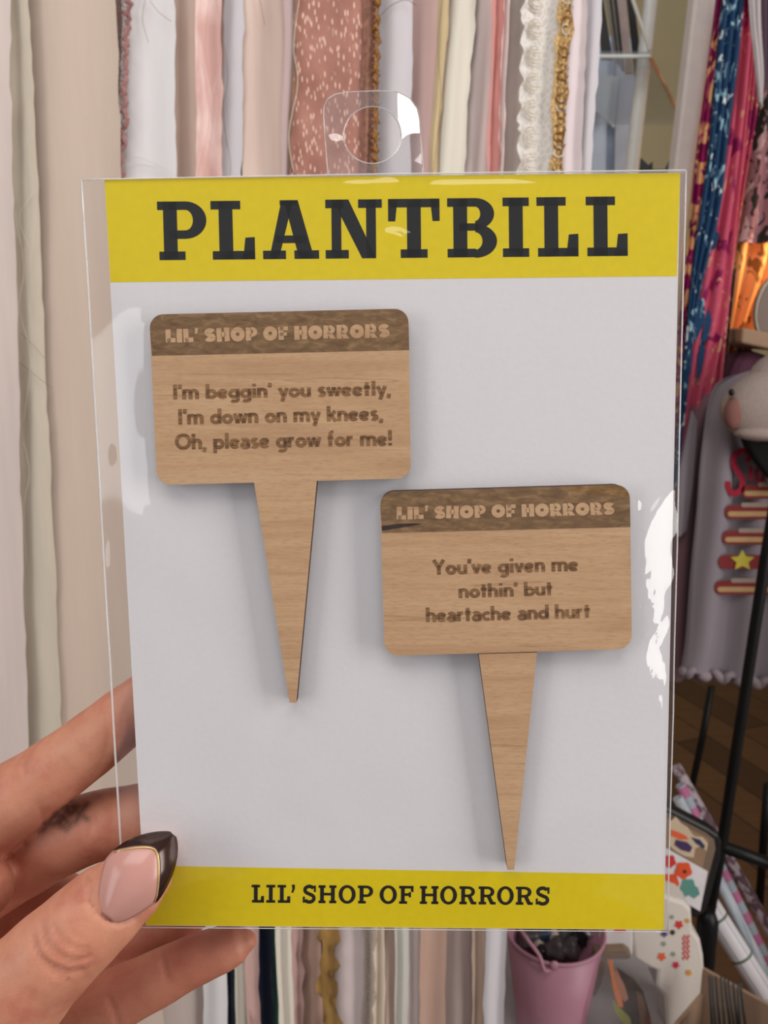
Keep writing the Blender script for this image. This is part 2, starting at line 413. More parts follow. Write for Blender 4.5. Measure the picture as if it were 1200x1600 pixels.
e = low('frayed dusty pink strip with ragged white edge', frayedpink_c, (450, 450), (474, 474), .626, fray=.001)
low('tan pink cotton strip beside the ochre gold strip', tan_c, (468, 468), (508, 508), .632)
e = low('ragged ochre gold metallic strip under the yellow footer', ochre_c, (500, 500), (528, 528), .622, fray=.0025, nz=160)
low('pale pinkish white strip beside ochre gold strip', cloth('pale_rose_cotton', (222, 206, 204), .04), (524, 524), (574, 574), .628)
low('narrow grey lace strip under the yellow footer', greylace_m, (566, 566), (584, 584), .622, 'lace_strip', nz=120, fray=.0012)
low('narrow warm cream strip beside grey lace', cloth('warm_cream_cotton', (236, 218, 196), .05), (578, 578), (602, 602), .626, fold=.002)
low('peach cotton strip beside warm cream strip', peach2_c, (597, 597), (620, 620), .631)
low('greenish white strip under the card middle', cloth('greenish_white_cotton', (216, 214, 204), .04), (616, 616), (638, 638), .625, fold=.002)
low('mauve cotton strip under the card', mauve_c, (632, 632), (662, 662), .631)
low('tan pink strip with creamy folded edge', tan_c, (656, 656), (696, 696), .626, fold=.002)
low('dull mauve taupe strip near the pink pail', cloth('mauve_taupe_cotton', (188, 166, 160), .06), (692, 692), (748, 748), .632)
low('tan linen strip nearest the white end strip', cloth('tan_linen', (190, 166, 148), .08), (738, 738), (766, 766), .626, fold=.003)
low('lavender white end strip hanging beside the pink pail', lav_c, (760, 760), (792, 792), .622, fold=.002)

# ---------------------------------------------------------------- right background: shelf unit
M_white = plain('white_gloss_paint', (226, 226, 220), .35, var=.03)
t = empty('display_stand', loc=at(1000, 260, 1.28)); Mi = Matrix.Translation(-t.location)
def loc_(o, root):                        # keep world place when parented to an unrotated Empty
    o.parent = root; o.matrix_parent_inverse = Matrix.Translation(-root.location); return o
p = MB().tube([at(1017, -150, 1.26), at(1017, 0, 1.26), at(1000, 150, 1.26), at(986, 280, 1.26), at(950, 640, 1.26)], .0098, 14).build('upright', M_white, None, True); loc_(p, t)
glass_m = film('clear_acrylic', (.90, .92, .93), .10, 1.6, .05, (.62, .66, .72))
g = [at(905, 92, 1.20), at(1015, 88, 1.20), at(1072, 196, 1.62), at(905, 196, 1.62)]
zl = g[1].z
for q in g: q.z = zl
# far edge follows the level shelf
gfar = [atz(1070, 195, zl), atz(880, 195, zl)]
gg = [g[0], g[1], gfar[0], gfar[1]]
p = MB().prism(gg, [v + Vector((0, 0, .006)) for v in gg]).build('acrylic_shelf', glass_m); loc_(p, t)
e1 = MB().tube([gg[1], gg[2]], .0028, 8).build('shelf_edge', plain('amber_acrylic_edge', (206, 160, 120), .3)); loc_(e1, t)
e1 = MB().tube([gg[0], gg[1]], .0025, 8).build('shelf_edge', plain('pale_acrylic_edge', (206, 208, 204), .3)); loc_(e1, t)
e1 = MB().tube([at(980, -25, 1.21), gg[1] + Vector((0, 0, .007))], .0026, 8).build('side_edge', plain('pale_edge', (190, 186, 176), .3)); loc_(e1, t)
tag(t, 'white upright display stand with clear acrylic shelf', 'display stand')
M_blue = plain('blue_grey_board', (176, 190, 210), .7, var=.03)
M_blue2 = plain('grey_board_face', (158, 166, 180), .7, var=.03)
bd = slab('display_board', [(900, 40), (964, 60), (966, 290), (960, 1470), (900, 1470), (900, 290)], 1.64, .02, M_blue)
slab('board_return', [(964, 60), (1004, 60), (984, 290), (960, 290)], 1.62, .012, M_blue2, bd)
slab('board_flap', [(900, 110), (968, 120), (960, 200), (932, 175), (900, 168)], 1.60, .004, plain('pale_grey_card', (176, 182, 186), .7), bd)
tag(bd, 'pale blue grey board behind the acrylic shelf', 'display board')
M_blk = plain('black_sleeve_card', (18, 18, 18), .5); M_grey = plain('grey_sleeve_card', (120, 112, 104), .6); M_pk = plain('pinkish_card', (200, 180, 176), .6)
sl = [('black printed card, first in the acrylic rack', M_blk, (936, 942), (940, 958)), ('grey edged card second in the acrylic rack', M_grey, (947, 953), (961, 965)),
      ('black card third in the acrylic rack', M_blk, (953, 958), (966, 969)), ('thin grey card fourth in the acrylic rack', M_grey, (959, 961), (970, 973)),
      ('black card before the pinkish one in acrylic rack', M_blk, (961, 967), (973, 977)), ('pinkish white card standing thickest in the acrylic rack', M_pk, (967, 980), (978, 991)),
      ('wide black card last in the acrylic rack', M_blk, (982, 992), (993, 1007))]
for k, (lb, m, (xa, xb), (xc, xd)) in enumerate(sl):
    Yk = 1.235 + .012*k
    q = [at(xa-9, -60, Yk), at(xb-9, -60, Yk), at(xd, 84, Yk), at(xc, 84, Yk)]
    dz = zl + .007 - q[2].z
    q[2].z += dz; q[3].z = q[2].z
    tag(MB().prism(q, [v + Vector((.002, .006, 0)) for v in q]).build('greeting_card', m), lb, 'card', 'cards standing on the acrylic shelf')
# broad white post and the dark cup of pens
pw = slab('white_post', [(1092, -60), (1130, -60), (1084, 262), (1064, 430), (1030, 800), (990, 1130), (950, 1130), (1000, 800), (1030, 430), (1054, 262)], 1.18, .03, plain('off_white_post', (238, 228, 222), .6, var=.04), None, .004)
tag(pw, 'broad off white slanting post beside floral scarves', 'post')
pc = empty('pen_cup', loc=at(1022, 330, 1.34))
M_ink = plain('black_plastic', (10, 10, 10), .4)
o = slab('cup_wall', [(996, 264), (1050, 264), (1046, 420), (1000, 420)], 1.33, .05, M_ink, None, .003); loc_(o, pc)
tag(pc, 'black holder behind the card top edge', 'holder')
for lb, pts in (('broad black spike in the dark holder', [(1000, 300), (999, 244), (1012, 256), (1018, 262), (1018, 300)]), ('short black spike in the dark holder', [(1014, 300), (1015, 258), (1020, 252), (1021, 300)]), ('slanting black pen in the dark holder', [(1036, 300), (1039, 268), (1051, 244), (1053, 247), (1044, 300)])):
    tag(slab('black_pen', pts, 1.345, .01, M_ink, None, .001), lb, 'pen', 'pens in the dark holder')
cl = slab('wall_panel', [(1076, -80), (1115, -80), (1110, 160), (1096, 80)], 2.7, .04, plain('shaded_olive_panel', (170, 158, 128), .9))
tag(cl, 'olive panel hung by the shelf wall', 'panel')

# ---------------------------------------------------------------- floral scarves
GS = 'patterned scarves hanging by the white post'
def scarf(name, label, m, L, R, Y, n=60, fold=.006, waves=2.5, nx=14, cat='scarf', group=GS):
    L = [Vector((x, y, 0)) for x, y in L]; R = [Vector((x, y, 0)) for x, y in R]
    LS = spline(L, 12); RS = spline(R, 12); V = []; Fc = []
    k = min(len(LS), len(RS)); ph = random.uniform(0, 6)
    for j in range(k):
        for i in range(nx+1):
            s = i/nx; q = LS[j].lerp(RS[j], s); pt = at(q.x, q.y, Y)
            pt.y += fold*math.sin(s*math.pi*2*waves + ph + j*.03); V.append(pt)
    for j in range(k-1):
        for i in range(nx):
            q = j*(nx+1)+i; Fc.append((q, q+1, q+nx+2, q+nx+1))
    o = mobj(name, V, Fc, m, smooth=True)
    sm = o.modifiers.new('thickness', 'SOLIDIFY'); sm.thickness = .0012
    return tag(o, label, cat, group)
mag_m = floral('magenta_gold_print', (142, 16, 84), [((226, 168, 120), 28, .50, .8, 1.5), ((190, 70, 130), 60, .62, .6, 1), ((120, 10, 70), 50, .60, 1, .5)])
navy_m = floral('navy_white_print', (28, 62, 98), [((150, 190, 205), 90, .60, .45, 1.2), ((225, 236, 236), 120, .66, .4, 1)])
rose_m = floral('rose_magenta_print', (200, 84, 110), [((140, 22, 84), 24, .57, .6, .8), ((212, 150, 122), 70, .63, .5, 1.5), ((30, 62, 98), 14, .66, .55, .3)])
rose2_m = floral('rose_gold_print', (188, 80, 100), [((150, 30, 90), 40, .55, .5, .8), ((224, 166, 134), 80, .60, .5, 1.5)])
scarf('floral_scarf', 'magenta scarf with golden swirling flowers beside white post', mag_m, [(1127,-60),(1106,100),(1086,250),(1070,400),(1052,560),(1040,760)], [(1142,-60),(1124,100),(1110,230),(1098,330),(1078,560),(1062,760)], 1.152, fold=.005)
scarf('floral_scarf', 'navy blue scarf strip with white feathery flowers', navy_m, [(1136,-60),(1120,100),(1108,230),(1094,330),(1076,470),(1064,620),(1050,760)], [(1166,-60),(1150,100),(1134,230),(1124,330),(1090,470),(1072,620),(1058,760)], 1.116, fold=.005)
rs = scarf('floral_scarf', 'rose pink scarf with large navy flowers', rose_m, [(1150,-60),(1140,120),(1126,250),(1096,400),(1078,520),(1066,620),(1054,780)], [(1184,-60),(1178,80),(1162,240),(1148,370),(1136,480),(1112,600),(1072,780)], 1.134, nx=18, fold=.005)
# navy petals printed on the rose scarf
M_navyp = floral('navy_petal_print', (24, 62, 98), [((150, 190, 200), 90, .62, .5, 1)])
for pet in ([(1088,468),(1100,466),(1102,500),(1090,528),(1072,540),(1070,520),(1078,490)], [(1106,478),(1112,500),(1106,530),(1094,542),(1100,510)], [(1096,528),(1102,545),(1096,580),(1088,600),(1090,560)], [(1070,545),(1082,548),(1080,580),(1068,612),(1064,600),(1066,570)], [(1098,318),(1112,322),(1115,345),(1106,372),(1092,378),(1094,345)], [(1118,360),(1124,366),(1118,388),(1112,392)]):
    slab('petal_print', pet, 1.1275, .0006, M_navyp, rs)
scarf('floral_scarf', 'narrow rose and gold scarf behind the rose pink one', rose2_m, [(1170,20),(1158,160),(1140,300),(1124,420),(1108,560),(1092,680)], [(1188,50),(1182,160),(1160,300),(1148,380),(1136,480),(1122,640)], 1.150)
scarf('white_cloth', 'twisted white cloth hanging over the rose scarf', cloth('white_twisted_cloth', (214, 204, 204), .06), [(1166,-60),(1170,20),(1178,90),(1186,160)], [(1190,-60),(1190,40),(1194,120),(1190,170)], 1.105, fold=.004, group=None)
scarf('dark_hanging', 'plum scarf hanging highest at the picture edge', cloth('plum_cloth', (96, 76, 90), .1), [(1186,-60),(1186,60),(1188,140)], [(1230,-60),(1230,60),(1230,150)], 1.20, group=None)
blk_m = floral('black_rose_print', (150, 104, 110), [((40, 34, 32), 60, .52, .6, 1.2), ((196, 160, 160), 80, .62, .5, 1)])
scarf('printed_scarf', 'pinkish grey scarf with black leaf print', blk_m, [(1186,90),(1182,180),(1172,260),(1162,330),(1152,380)], [(1240,90),(1240,180),(1240,260),(1240,330),(1240,380)], 1.24)
org_m = floral('orange_leaf_print', (248, 176, 112), [((150, 98, 50), 46, .58, .6, 1.0), ((226, 96, 80), 30, .64, .5, .6), ((110, 76, 44), 80, .66, .6, 1)])
scarf('printed_scarf', 'glowing orange scarf with brown leaf print', org_m, [(1172,250),(1156,340),(1146,420),(1136,510),(1126,600),(1122,640)], [(1250,250),(1250,340),(1240,420),(1190,510),(1150,600),(1140,640)], 1.27, fold=.01, waves=3)
dk = scarf('dark_hanging', 'narrow black patterned strip in the gap between rose and orange scarves', floral('black_green_print', (26, 22, 22), [((96, 90, 70), 60, .6, .7, 1)]), [(1140,420),(1130,500),(1116,580),(1106,640)], [(1148,420),(1140,500),(1132,580),(1126,640)], 1.20, group=None)  # dark patterned strip filling the black gap between the scarves
point('string_light', (at(1300, 380, 1.235).x, 1.235, at(1300, 380, 1.235).z), 2.0, (1, .55, .22), .03)

# round mirror, box, dark pouch
mr = empty('round_mirror', loc=at(1250, 480, 1.20))
def disc(c, r, y0, y1, seg=48):
    f = [Vector((c.x + r*math.cos(2*math.pi*k/seg), y0, c.z + r*math.sin(2*math.pi*k/seg))) for k in range(seg)]
    return MB().prism(f, [Vector((v.x, y1, v.z)) for v in f])
cc = at(1252, 486, 1.20); rr = (at(1252, 486, 1.2) - at(1180, 486, 1.2)).length
o = disc(cc, rr*.95, 1.200, 1.215).build('mirror_disc', plain('taupe_mirror_face', (112, 92, 78), .4, .0, .4)); loc_(o, mr)
pts = [Vector((cc.x + rr*math.cos(q), 1.2, cc.z + rr*math.sin(q))) for q in np.linspace(0, 2*math.pi, 49)]
o = MB().tube(pts, .0035, 8).build('mirror_rim', plain('grey_metal_rim', (150, 140, 126), .35, .6), None, True); loc_(o, mr)
tag(mr, 'round framed mirror partly outside the picture edge', 'mirror')
bx = slab('tan_box', [(1160, 512), (1205, 520), (1300, 530), (1300, 552), (1204, 546), (1158, 536)], 1.17, .12, plain('tan_card', (168, 138, 112), .7), None, .003)
tag(bx, 'flat tan box below the round mirror', 'box')
pb = slab('plum_pouch', [(1132, 600), (1148, 562), (1160, 545), (1180, 548), (1215, 560), (1230, 600), (1230, 640), (1130, 640)], 1.20, .05, plain('plum_velvet', (84, 44, 64), .8, var=.3, scale=40), None, .012)
tag(pb, 'dark plum pouch under the tan box', 'pouch')

# ---------------------------------------------------------------- garments, plush toy, rack
M_tee = cloth('shade_greyed_jersey', (156, 146, 153), .05)  # white jersey, greyed so its colour carries the shade it hangs in
def garment(name, label, m, L, Rr, Y, **kw): return scarf(name, label, m, L, Rr, Y, cat='shirt', group=None, **kw)
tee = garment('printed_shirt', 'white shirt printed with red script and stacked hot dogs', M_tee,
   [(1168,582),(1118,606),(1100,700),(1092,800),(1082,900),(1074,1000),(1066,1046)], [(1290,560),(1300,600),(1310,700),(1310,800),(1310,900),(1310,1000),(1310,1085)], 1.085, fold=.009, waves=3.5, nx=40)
ptee = garment('pink_shirt', 'dull pink shirt hanging behind the hot dog shirt', cloth('dull_pink_jersey', (140, 106, 114), .06),
   [(1110,612),(1082,640),(1062,720),(1052,820),(1048,920),(1046,1020),(1044,1062)], [(1180,600),(1180,640),(1180,720),(1180,820),(1180,920),(1180,1020),(1180,1064)], 1.128, fold=.008, waves=3, nx=24)
slv = slab('sleeve', [(1082,640),(1092,660),(1084,760),(1074,830),(1062,842),(1056,838),(1060,740)], 1.107, .008, M_tee, ptee, .004)
# frilled hem
hp = []
for k in range(60):
    x = 1066 + k*4; hp.append(at(x, 1047 + k*.6 + 5*math.sin(k*.9), 1.083 + .005*math.sin(k*1.3)))
MB().tube(hp, [.0062 + .0014*math.sin(k*.9) for k in range(60)], 8).build('frilled_hem', cloth('frill_cotton', (168, 152, 158), .06), tee, True)
M_red = plain('red_print', (156, 24, 50), .8); M_bun = plain('bun_print', (186, 150, 104), .8); M_saus = plain('sausage_print', (128, 42, 44), .8); M_yel = plain('yellow_print', (190, 176, 66), .8)
def stroke_px(pts, wd):                     # ribbon of given px width along pts -> polygons
    out = []; P = [Vector((p[0], p[1], 0)) for p in pts]
    Lf = []; Rt = []
    for i, p in enumerate(P):
        tt = (P[min(i+1, len(P)-1)] - P[max(i-1, 0)]).normalized(); nn = Vector((-tt.y, tt.x, 0))
        Lf.append(p + nn*wd/2); Rt.append(p - nn*wd/2)
    for i in range(len(P)-1): out.append([Lf[i], Lf[i+1], Rt[i+1], Rt[i]])
    return out
def flat(name, polys, fn, m, parent):
    V = []; Fc = []
    for q in polys:
        n0 = len(V); V += [fn(p) for p in q]; Fc.append(tuple(range(n0, n0+len(q))))
    return mobj(name, V, Fc, m, parent)
YP = 1.074
fn = lambda p: at(p[0], p[1], YP)
Sp = spline([(1168,722,0),(1170,710,0),(1160,704,0),(1149,711,0),(1146,724,0),(1152,736,0),(1160,750,0),(1157,766,0),(1146,771,0),(1138,762,0),(1138,752,0)], 6)
flat('script_lettering', stroke_px(Sp, 9) + stroke_px([(1174,728),(1172,740),(1173,750)], 6) + stroke_px(spline([(1183,732,0),(1182,748,0),(1190,752,0),(1194,738,0)], 5), 6), fn, M_red, tee)
def lozenge(x0, x1, yc, h):
    r = h/2; pts = [(x1, yc-r), (x0+r, yc-r)] + [(x0+r + r*math.cos(a), yc - r*math.sin(a)) for a in np.linspace(math.pi/2, 3*math.pi/2, 10)] + [(x1, yc+r)]
    return [Vector((p[0], p[1], 0)) for p in pts]
fnb = lambda p: at(p[0], p[1], YP-.001); fnc = lambda p: at(p[0], p[1], YP-.002)
for x0, yc, m2 in ((1158, 768, M_bun), (1132, 800, M_bun), (1128, 840, M_bun), (1122, 878, M_yel), (1116, 918, M_bun)):
    flat('sausage_print', [lozenge(x0, 1290, yc, 22)], fn, M_saus, tee)
    if m2 is M_yel:
        flat('star_print', [[Vector((1160 + 20*math.cos(a)*(1 if k % 2 == 0 else .5), 876 + 17*math.sin(a)*(1 if k % 2 == 0 else .5), 0)) for k, a in enumerate(np.linspace(-math.pi/2, 1.5*math.pi, 11)[:-1])]], fnc, M_yel, tee)
    else:
        flat('bun_print', [lozenge(x0+5, 1290, yc+3, 8)], fnb, M_bun, tee)
        flat('bun_print', [lozenge(x0+26, 1290, yc-11, 7)], fnb, plain('pale_bun_print', (158, 138, 124), .8), tee)
# plush head lying over the shirt shoulder
pl = empty('plush_toy', loc=at(1215, 690, 1.03))
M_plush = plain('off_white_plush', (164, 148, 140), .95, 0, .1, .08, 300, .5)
hc = at(1198, 632, 1.04)
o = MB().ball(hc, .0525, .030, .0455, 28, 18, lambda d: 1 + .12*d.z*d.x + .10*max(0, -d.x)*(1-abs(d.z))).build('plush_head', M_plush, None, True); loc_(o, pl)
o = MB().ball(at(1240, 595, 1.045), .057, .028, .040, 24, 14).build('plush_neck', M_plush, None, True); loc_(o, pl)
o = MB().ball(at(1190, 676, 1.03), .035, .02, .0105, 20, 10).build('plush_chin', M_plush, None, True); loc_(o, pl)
ep = at(1143, 613, 1.0205)
o = MB().ball(ep, .0036, .004, .0045, 14, 10).build('bead_eye', plain('black_bead', (6, 5, 5), .2), None, True); loc_(o, pl)
o = MB().ball(at(1147, 645, 1.0275), .0125, .010, .020, 18, 12).build('pink_cheek', plain('pink_felt', (142, 98, 92), .95, 0, .1), None, True); loc_(o, pl)
tag(pl, 'off white plush toy head with black bead eye', 'plush toy')
bs = slab('black_pouch', [(1160, 676), (1190, 690), (1230, 694), (1230, 770), (1202, 745), (1186, 725), (1170, 700)], 1.045, .02, plain('black_cloth', (8, 7, 8), .9), None, .004)
tag(bs, 'black cloth bag hanging under the plush head', 'bag')
M_blackm = plain('black_metal', (9, 9, 10), .45, .2)
rk = empty('garment_rack', loc=(at(1130, 1330, 1.0).x, 1.0, 0))
def bar(pts, r, nm='rail'):
    o = MB().tube(pts, r, 12).build(nm, M_blackm, None, True); return loc_(o, rk)
bar([at(1222, 720, 1.0), at(1195, 880, 1.0), at(1128, 1320, 1.0), at(1096, 1500, 1.0), at(1076, 1600, 1.0)], .0072, 'post')
bar([at(1112, 1072, 1.55), at(1096, 1160, 1.55), at(1084, 1215, 1.55), at(1060, 1330, 1.55)], .0068, 'post')
bar([at(1126, 1322, 1.0), at(1210, 1352, 1.02), at(1300, 1384, 1.04)], .0085, 'crossbar')
bar([at(1200, 1225, 1.45), at(1194, 1300, 1.45), at(1186, 1420, 1.45)], .008, 'post')
tag(rk, 'black metal garment rack with slanting posts', 'garment rack')

# ---------------------------------------------------------------- table and what stands on it
TZ = .58
tb = empty('display_table', loc=(.33, .82, 0))
o = MB().box((.095, .662, TZ-.025), (.37, .96, TZ)).box((.37, .662, TZ-.025), (.62, .845, TZ)).build('tabletop', plain('grey_white_table', (190, 182, 182), .6, var=.04)); loc_(bev(o, .003), tb)
for lx in (.12, .59):
    for ly in (.69, .82):
        o = MB().box((lx-.015, ly-.015, 0), (lx+.015, ly+.015, TZ-.025)).build('leg', M_white); loc_(o, tb)
tag(tb, 'small off white table behind the strip backdrop', 'table')
# pink pail
M_pail = plain('pink_enamel', (170, 120, 136), .45, 0, .4, .05, 30)
rc = at(867, 1452, .80); ph_ = rc.z - TZ; rd = 77*((rc - CAM).dot(F_))/FPX
pa = empty('pink_pail', loc=(rc.x, rc.y, TZ))
prof = [(0, 0), (rd*.66, 0), (rd*.69, .004), (rd*.985, ph_), (rd*.96, ph_), (rd*.66, .006), (0, .006)]
o = MB().lathe(prof, (rc.x, rc.y, TZ), 56).build('pail_body', M_pail, None, True); loc_(o, pa)
o = MB().tube([Vector((rc.x + rd*.985*math.cos(q), rc.y + rd*.985*math.sin(q), rc.z)) for q in np.linspace(0, 2*math.pi, 49)], .0019, 8).build('rolled_rim', M_pail, None, True); loc_(o, pa)
ear = Vector((rc.x - .006, rc.y - rd*.95, rc.z - .012))
ear2 = at(858, 1516, rc.y - rd*.97); ear2 = Vector((ear2.x, rc.y - rd*.97, ear2.z))
o = MB().ball((ear2.x + .005, ear2.y, ear2.z + .006), .005, .003, .005, 12, 8).build('handle_ear', M_pail, None, True); loc_(o, pa)
hd = spline([ear2, Vector((ear2.x-.006, ear2.y-.004, ear2.z+.004)), at(842, 1492, rc.y - rd*.95), at(822, 1465, rc.y - rd*.75), at(808, 1440, rc.y-rd*.4), at(812, 1405, rc.y+.01), at(840, 1380, rc.y + rd*.6), at(870, 1395, rc.y+rd*.97)], 6)
o = MB().tube(hd, .0021, 8).build('handle', M_pail, None, True); loc_(o, pa)
tag(pa, 'pink metal pail full of small trinkets', 'pail')
M_tr = [plain('black_charm', (20, 20, 22), .3), plain('blue_charm', (44, 62, 82), .4), plain('cream_charm', (190, 176, 164), .5), plain('smoky_charm', (74, 66, 66), .3), plain('steel_charm', (170, 170, 174), .25, .8)]
tr = [('dark blue round trinket in the pail', 1, 845, 1462, .014), ('cream ring shaped trinket at the pail front', 2, 842, 1478, .007), ('black bead trinket beside the cream one', 0, 846, 1488, .008), ('pale crumpled trinket in the middle of the pail', 2, 864, 1466, .011), ('smoky trinket at the front of the pail', 3, 868, 1484, .014), ('black trinket at the back of the pail', 0, 900, 1466, .014), ('small greyish trinket beside the pail wall', 3, 890, 1484, .014), ('second cream trinket near the pail front', 2, 852, 1484, .006), ('smoky dark trinket deepest in the pail', 3, 826, 1466, .014), ('wide dark trinket filling the pail back', 3, 884, 1462, .016)]
for lb, mi, x, y, r in tr:
    c_ = atz(x, y, rc.z - .034)
    sd = random.uniform(0, 9)
    tag(MB().ball(c_, r, r*.9, r*.9, 16, 10, lambda d: 1 + .16*math.sin(5*d.x+sd) + .12*math.sin(7*d.z+2*sd)).build('trinket', M_tr[mi], None, True), lb, 'trinket', 'trinkets in the pink pail')
tag(MB().tube([atz(916, 1454, rc.z-.008), atz(924, 1466, rc.z-.014)], .0032, 10).build('metal_clip', M_tr[4], None, True), 'shiny silver clip sticking out of the pail', 'clip', 'trinkets in the pink pail')
tag(MB().ball(atz(866, 1470, rc.z - .07), rd*.62, rd*.62, .03, 24, 12, lambda d: 1 + .06*math.sin(9*d.x)*math.sin(8*d.y)).build('trinket_filling', M_tr[3], None, True), 'dark smoky filling heaped at the bottom of the pail', 'filling', kind='stuff')
# white floral case
M_case = plain('cream_white_plastic', (214, 204, 194), .45, 0, .4, .03, 20)
fc = slab('floral_case', [(1000, 1380), (1050, 1404), (1070, 1410), (1081, 1422), (1083, 1455), (1095, 1470), (1100, 1495), (1106, 1600), (1106, 1605), (1040, 1605), (1037, 1556), (1024, 1542), (1027, 1518), (1012, 1512), (990, 1498), (985, 1450)], .80, .035, M_case, None, .008)
tag(fc, 'cream white case printed with tiny scattered flowers', 'case')
fn2 = lambda p: at(p[0], p[1], .7992)
def blob(x, y, r, m, nm='flower_print', n=10):
    flat(nm, [[Vector((x + r*(1 + .25*math.sin(5*a))*math.cos(a), y + r*(1 + .25*math.sin(5*a))*math.sin(a), 0)) for a in np.linspace(0, 2*math.pi, 21)[:-1]]], fn2, m, fc)
M_fr = plain('red_flower_print', (205, 58, 52), .6); M_fo = plain('orange_flower_print', (224, 100, 56), .6); M_fy = plain('mustard_flower_print', (206, 146, 46), .6); M_fg = plain('sage_leaf_print', (140, 150, 122), .6); M_fb = plain('brown_bee_print', (70, 48, 36), .6); M_fv = plain('violet_print', (90, 76, 120), .6); M_fp = plain('pink_flower_print', (206, 44, 84), .6)
for x, y, r, m in ((1061, 1445, 6, M_fr), (1074, 1439, 3.5, M_fy), (1051, 1457, 4, M_fb), (1038, 1459, 5, M_fv), (1037, 1475, 3.5, M_fg), (1034, 1495, 6, M_fo), (1052, 1491, 3.5, M_fg), (1056, 1508, 5, M_fp), (1076, 1520, 4.5, M_fy), (1050, 1433, 3, M_fg)): blob(x, y, r, m)
sc = []
for i, x in enumerate((1069, 1075)):
    sc += stroke_px([(x + 2.5*math.sin(k*2.1), 1461 + k*2.6, 0) for k in range(16)], 2.4)
flat('red_lettering', sc, fn2, M_fr, fc)
wb = slab('white_box', [(938, 1430), (992, 1436), (990, 1498), (975, 1496), (936, 1490)], .80, .035, plain('white_carton', (216, 208, 206), .6), None, .004)
flat('red_label', [[Vector(p + (0,)) for p in ((958, 1440), (978, 1442), (978, 1456), (960, 1456))]], lambda p: at(p[0], p[1], .7995), M_fp, wb)
tag(wb, 'small white box with red label beside pail', 'box')
bp = slab('paper_bag', [(930, 1486), (978, 1484), (988, 1492), (984, 1500), (950, 1500), (940, 1540), (930, 1560), (920, 1540)], .79, .012, plain('brown_paper', (128, 108, 88), .8), None, .002)
tag(bp, 'folded brown paper bag in front of the white box', 'paper bag')
# clear pouch of stickers
cb = slab('sticker_pouch', [(934, 1498), (958, 1500), (990, 1500), (1012, 1512), (1027, 1520), (1026, 1545), (1040, 1560), (1046, 1650), (920, 1650), (916, 1580)], .760, .012, film('cloudy_pouch_film', (.92, .91, .91), .06, 1.3, .08, (.56, .54, .55)), None, .004)
tag(cb, 'cloudy clear pouch holding orange and brown stickers', 'pouch')
for lb, m, pts, Yk in (('slim orange sticker at the top of the pouch', plain('orange_sticker', (214, 126, 74), .6), [(950, 1500), (958, 1500), (960, 1530), (972, 1560), (974, 1575), (966, 1572), (958, 1545)], .7635),
        ('pink and tan sticker beside the orange one', plain('tan_pink_sticker', (176, 124, 100), .6), [(956, 1520), (964, 1516), (976, 1540), (982, 1560), (976, 1566), (962, 1542)], .7650),
        ('dark brown leaf sticker filling the pouch', plain('dark_brown_sticker', (58, 44, 34), .6, var=.5, scale=80), [(964, 1512), (990, 1530), (1006, 1550), (1016, 1590), (1022, 1640), (985, 1640), (968, 1590), (972, 1545)], .7675),
        ('rust brown sticker low in the pouch', plain('rust_sticker', (116, 78, 54), .6), [(994, 1548), (1004, 1556), (1018, 1600), (1020, 1640), (1006, 1640)], .7660),
        ('yellow green sticker low in the pouch', plain('olive_sticker', (150, 148, 70), .6), [(957, 1562), (966, 1572), (984, 1590), (990, 1612), (976, 1604), (962, 1582)], .7645)):
    tag(slab('sticker', pts, Yk, .0008, m), lb, 'sticker', 'stickers inside the clear pouch')
# black tray with two stickers
ty = .90
trr = slab('sticker_tray', [(1000, 1240), (1052, 1265), (1108, 1294), (1124, 1305), (1129, 1318), (1128, 1340), (1108, 1415), (1100, 1430), (1088, 1436), (1060, 1424), (1000, 1396)], ty, .02, plain('black_tray_plastic', (20, 19, 20), .4), None, .004)
tag(trr, 'black rounded tray displaying two stickers', 'tray')
ins = slab('tray_liner', [(1000, 1252), (1050, 1274), (1104, 1302), (1116, 1312), (1118, 1326), (1100, 1396), (1092, 1420), (1000, 1380)], ty-.0015, .002, plain('brown_liner', (120, 100, 84), .7), trr)
s1 = slab('tan_sticker', [(1000, 1262), (1046, 1280), (1100, 1306), (1108, 1312), (1098, 1356), (1046, 1326), (1000, 1300)], ty-.004, .001, plain('tan_sticker_card', (150, 120, 94), .6))
for nm, m, pts in (('cream_outline', plain('cream_print', (206, 184, 156), .6), [(1046,1284),(1056,1276),(1064,1286),(1074,1292),(1084,1306),(1098,1308),(1106,1318),(1104,1330),(1096,1322),(1086,1326),(1084,1340),(1070,1338),(1056,1330),(1046,1322)]),
        ('orange_print', M_fo, [(1048,1296),(1060,1300),(1072,1306),(1076,1312),(1062,1312),(1048,1306)]), ('purple_print', plain('purple_print', (72, 50, 92), .6), [(1056,1312),(1074,1316),(1082,1324),(1078,1332),(1064,1328),(1054,1320)]), ('blue_print', plain('navy_print_ink', (44, 52, 84), .6), [(1080,1308),(1094,1312),(1102,1322),(1100,1326),(1088,1318)])):
    flat(nm, [[Vector(p + (0,)) for p in pts]], lambda p, k=('cream_outline', 'orange_print', 'purple_print', 'blue_print').index(nm): at(p[0], p[1], ty-.0046-.0003*k), m, s1)
tag(s1, 'tan sticker with orange and purple bird shapes on tray', 'sticker')
s2 = slab('flower_sticker', [(1000, 1306), (1046, 1328), (1106, 1362), (1094, 1424), (1060, 1404), (1000, 1376)], ty-.0043, .001, plain('white_sticker_card', (226, 220, 222), .6))
def blob2(x, y, r, m, nm, h):
    flat(nm, [[Vector((x + r*(1 + .10*math.sin(5*a))*math.cos(a), y + r*(1 + .10*math.sin(5*a))*math.sin(a), 0)) for a in np.linspace(0, 2*math.pi, 25)[:-1]]], lambda p: at(p[0], p[1], ty-.0048-h), m, s2)
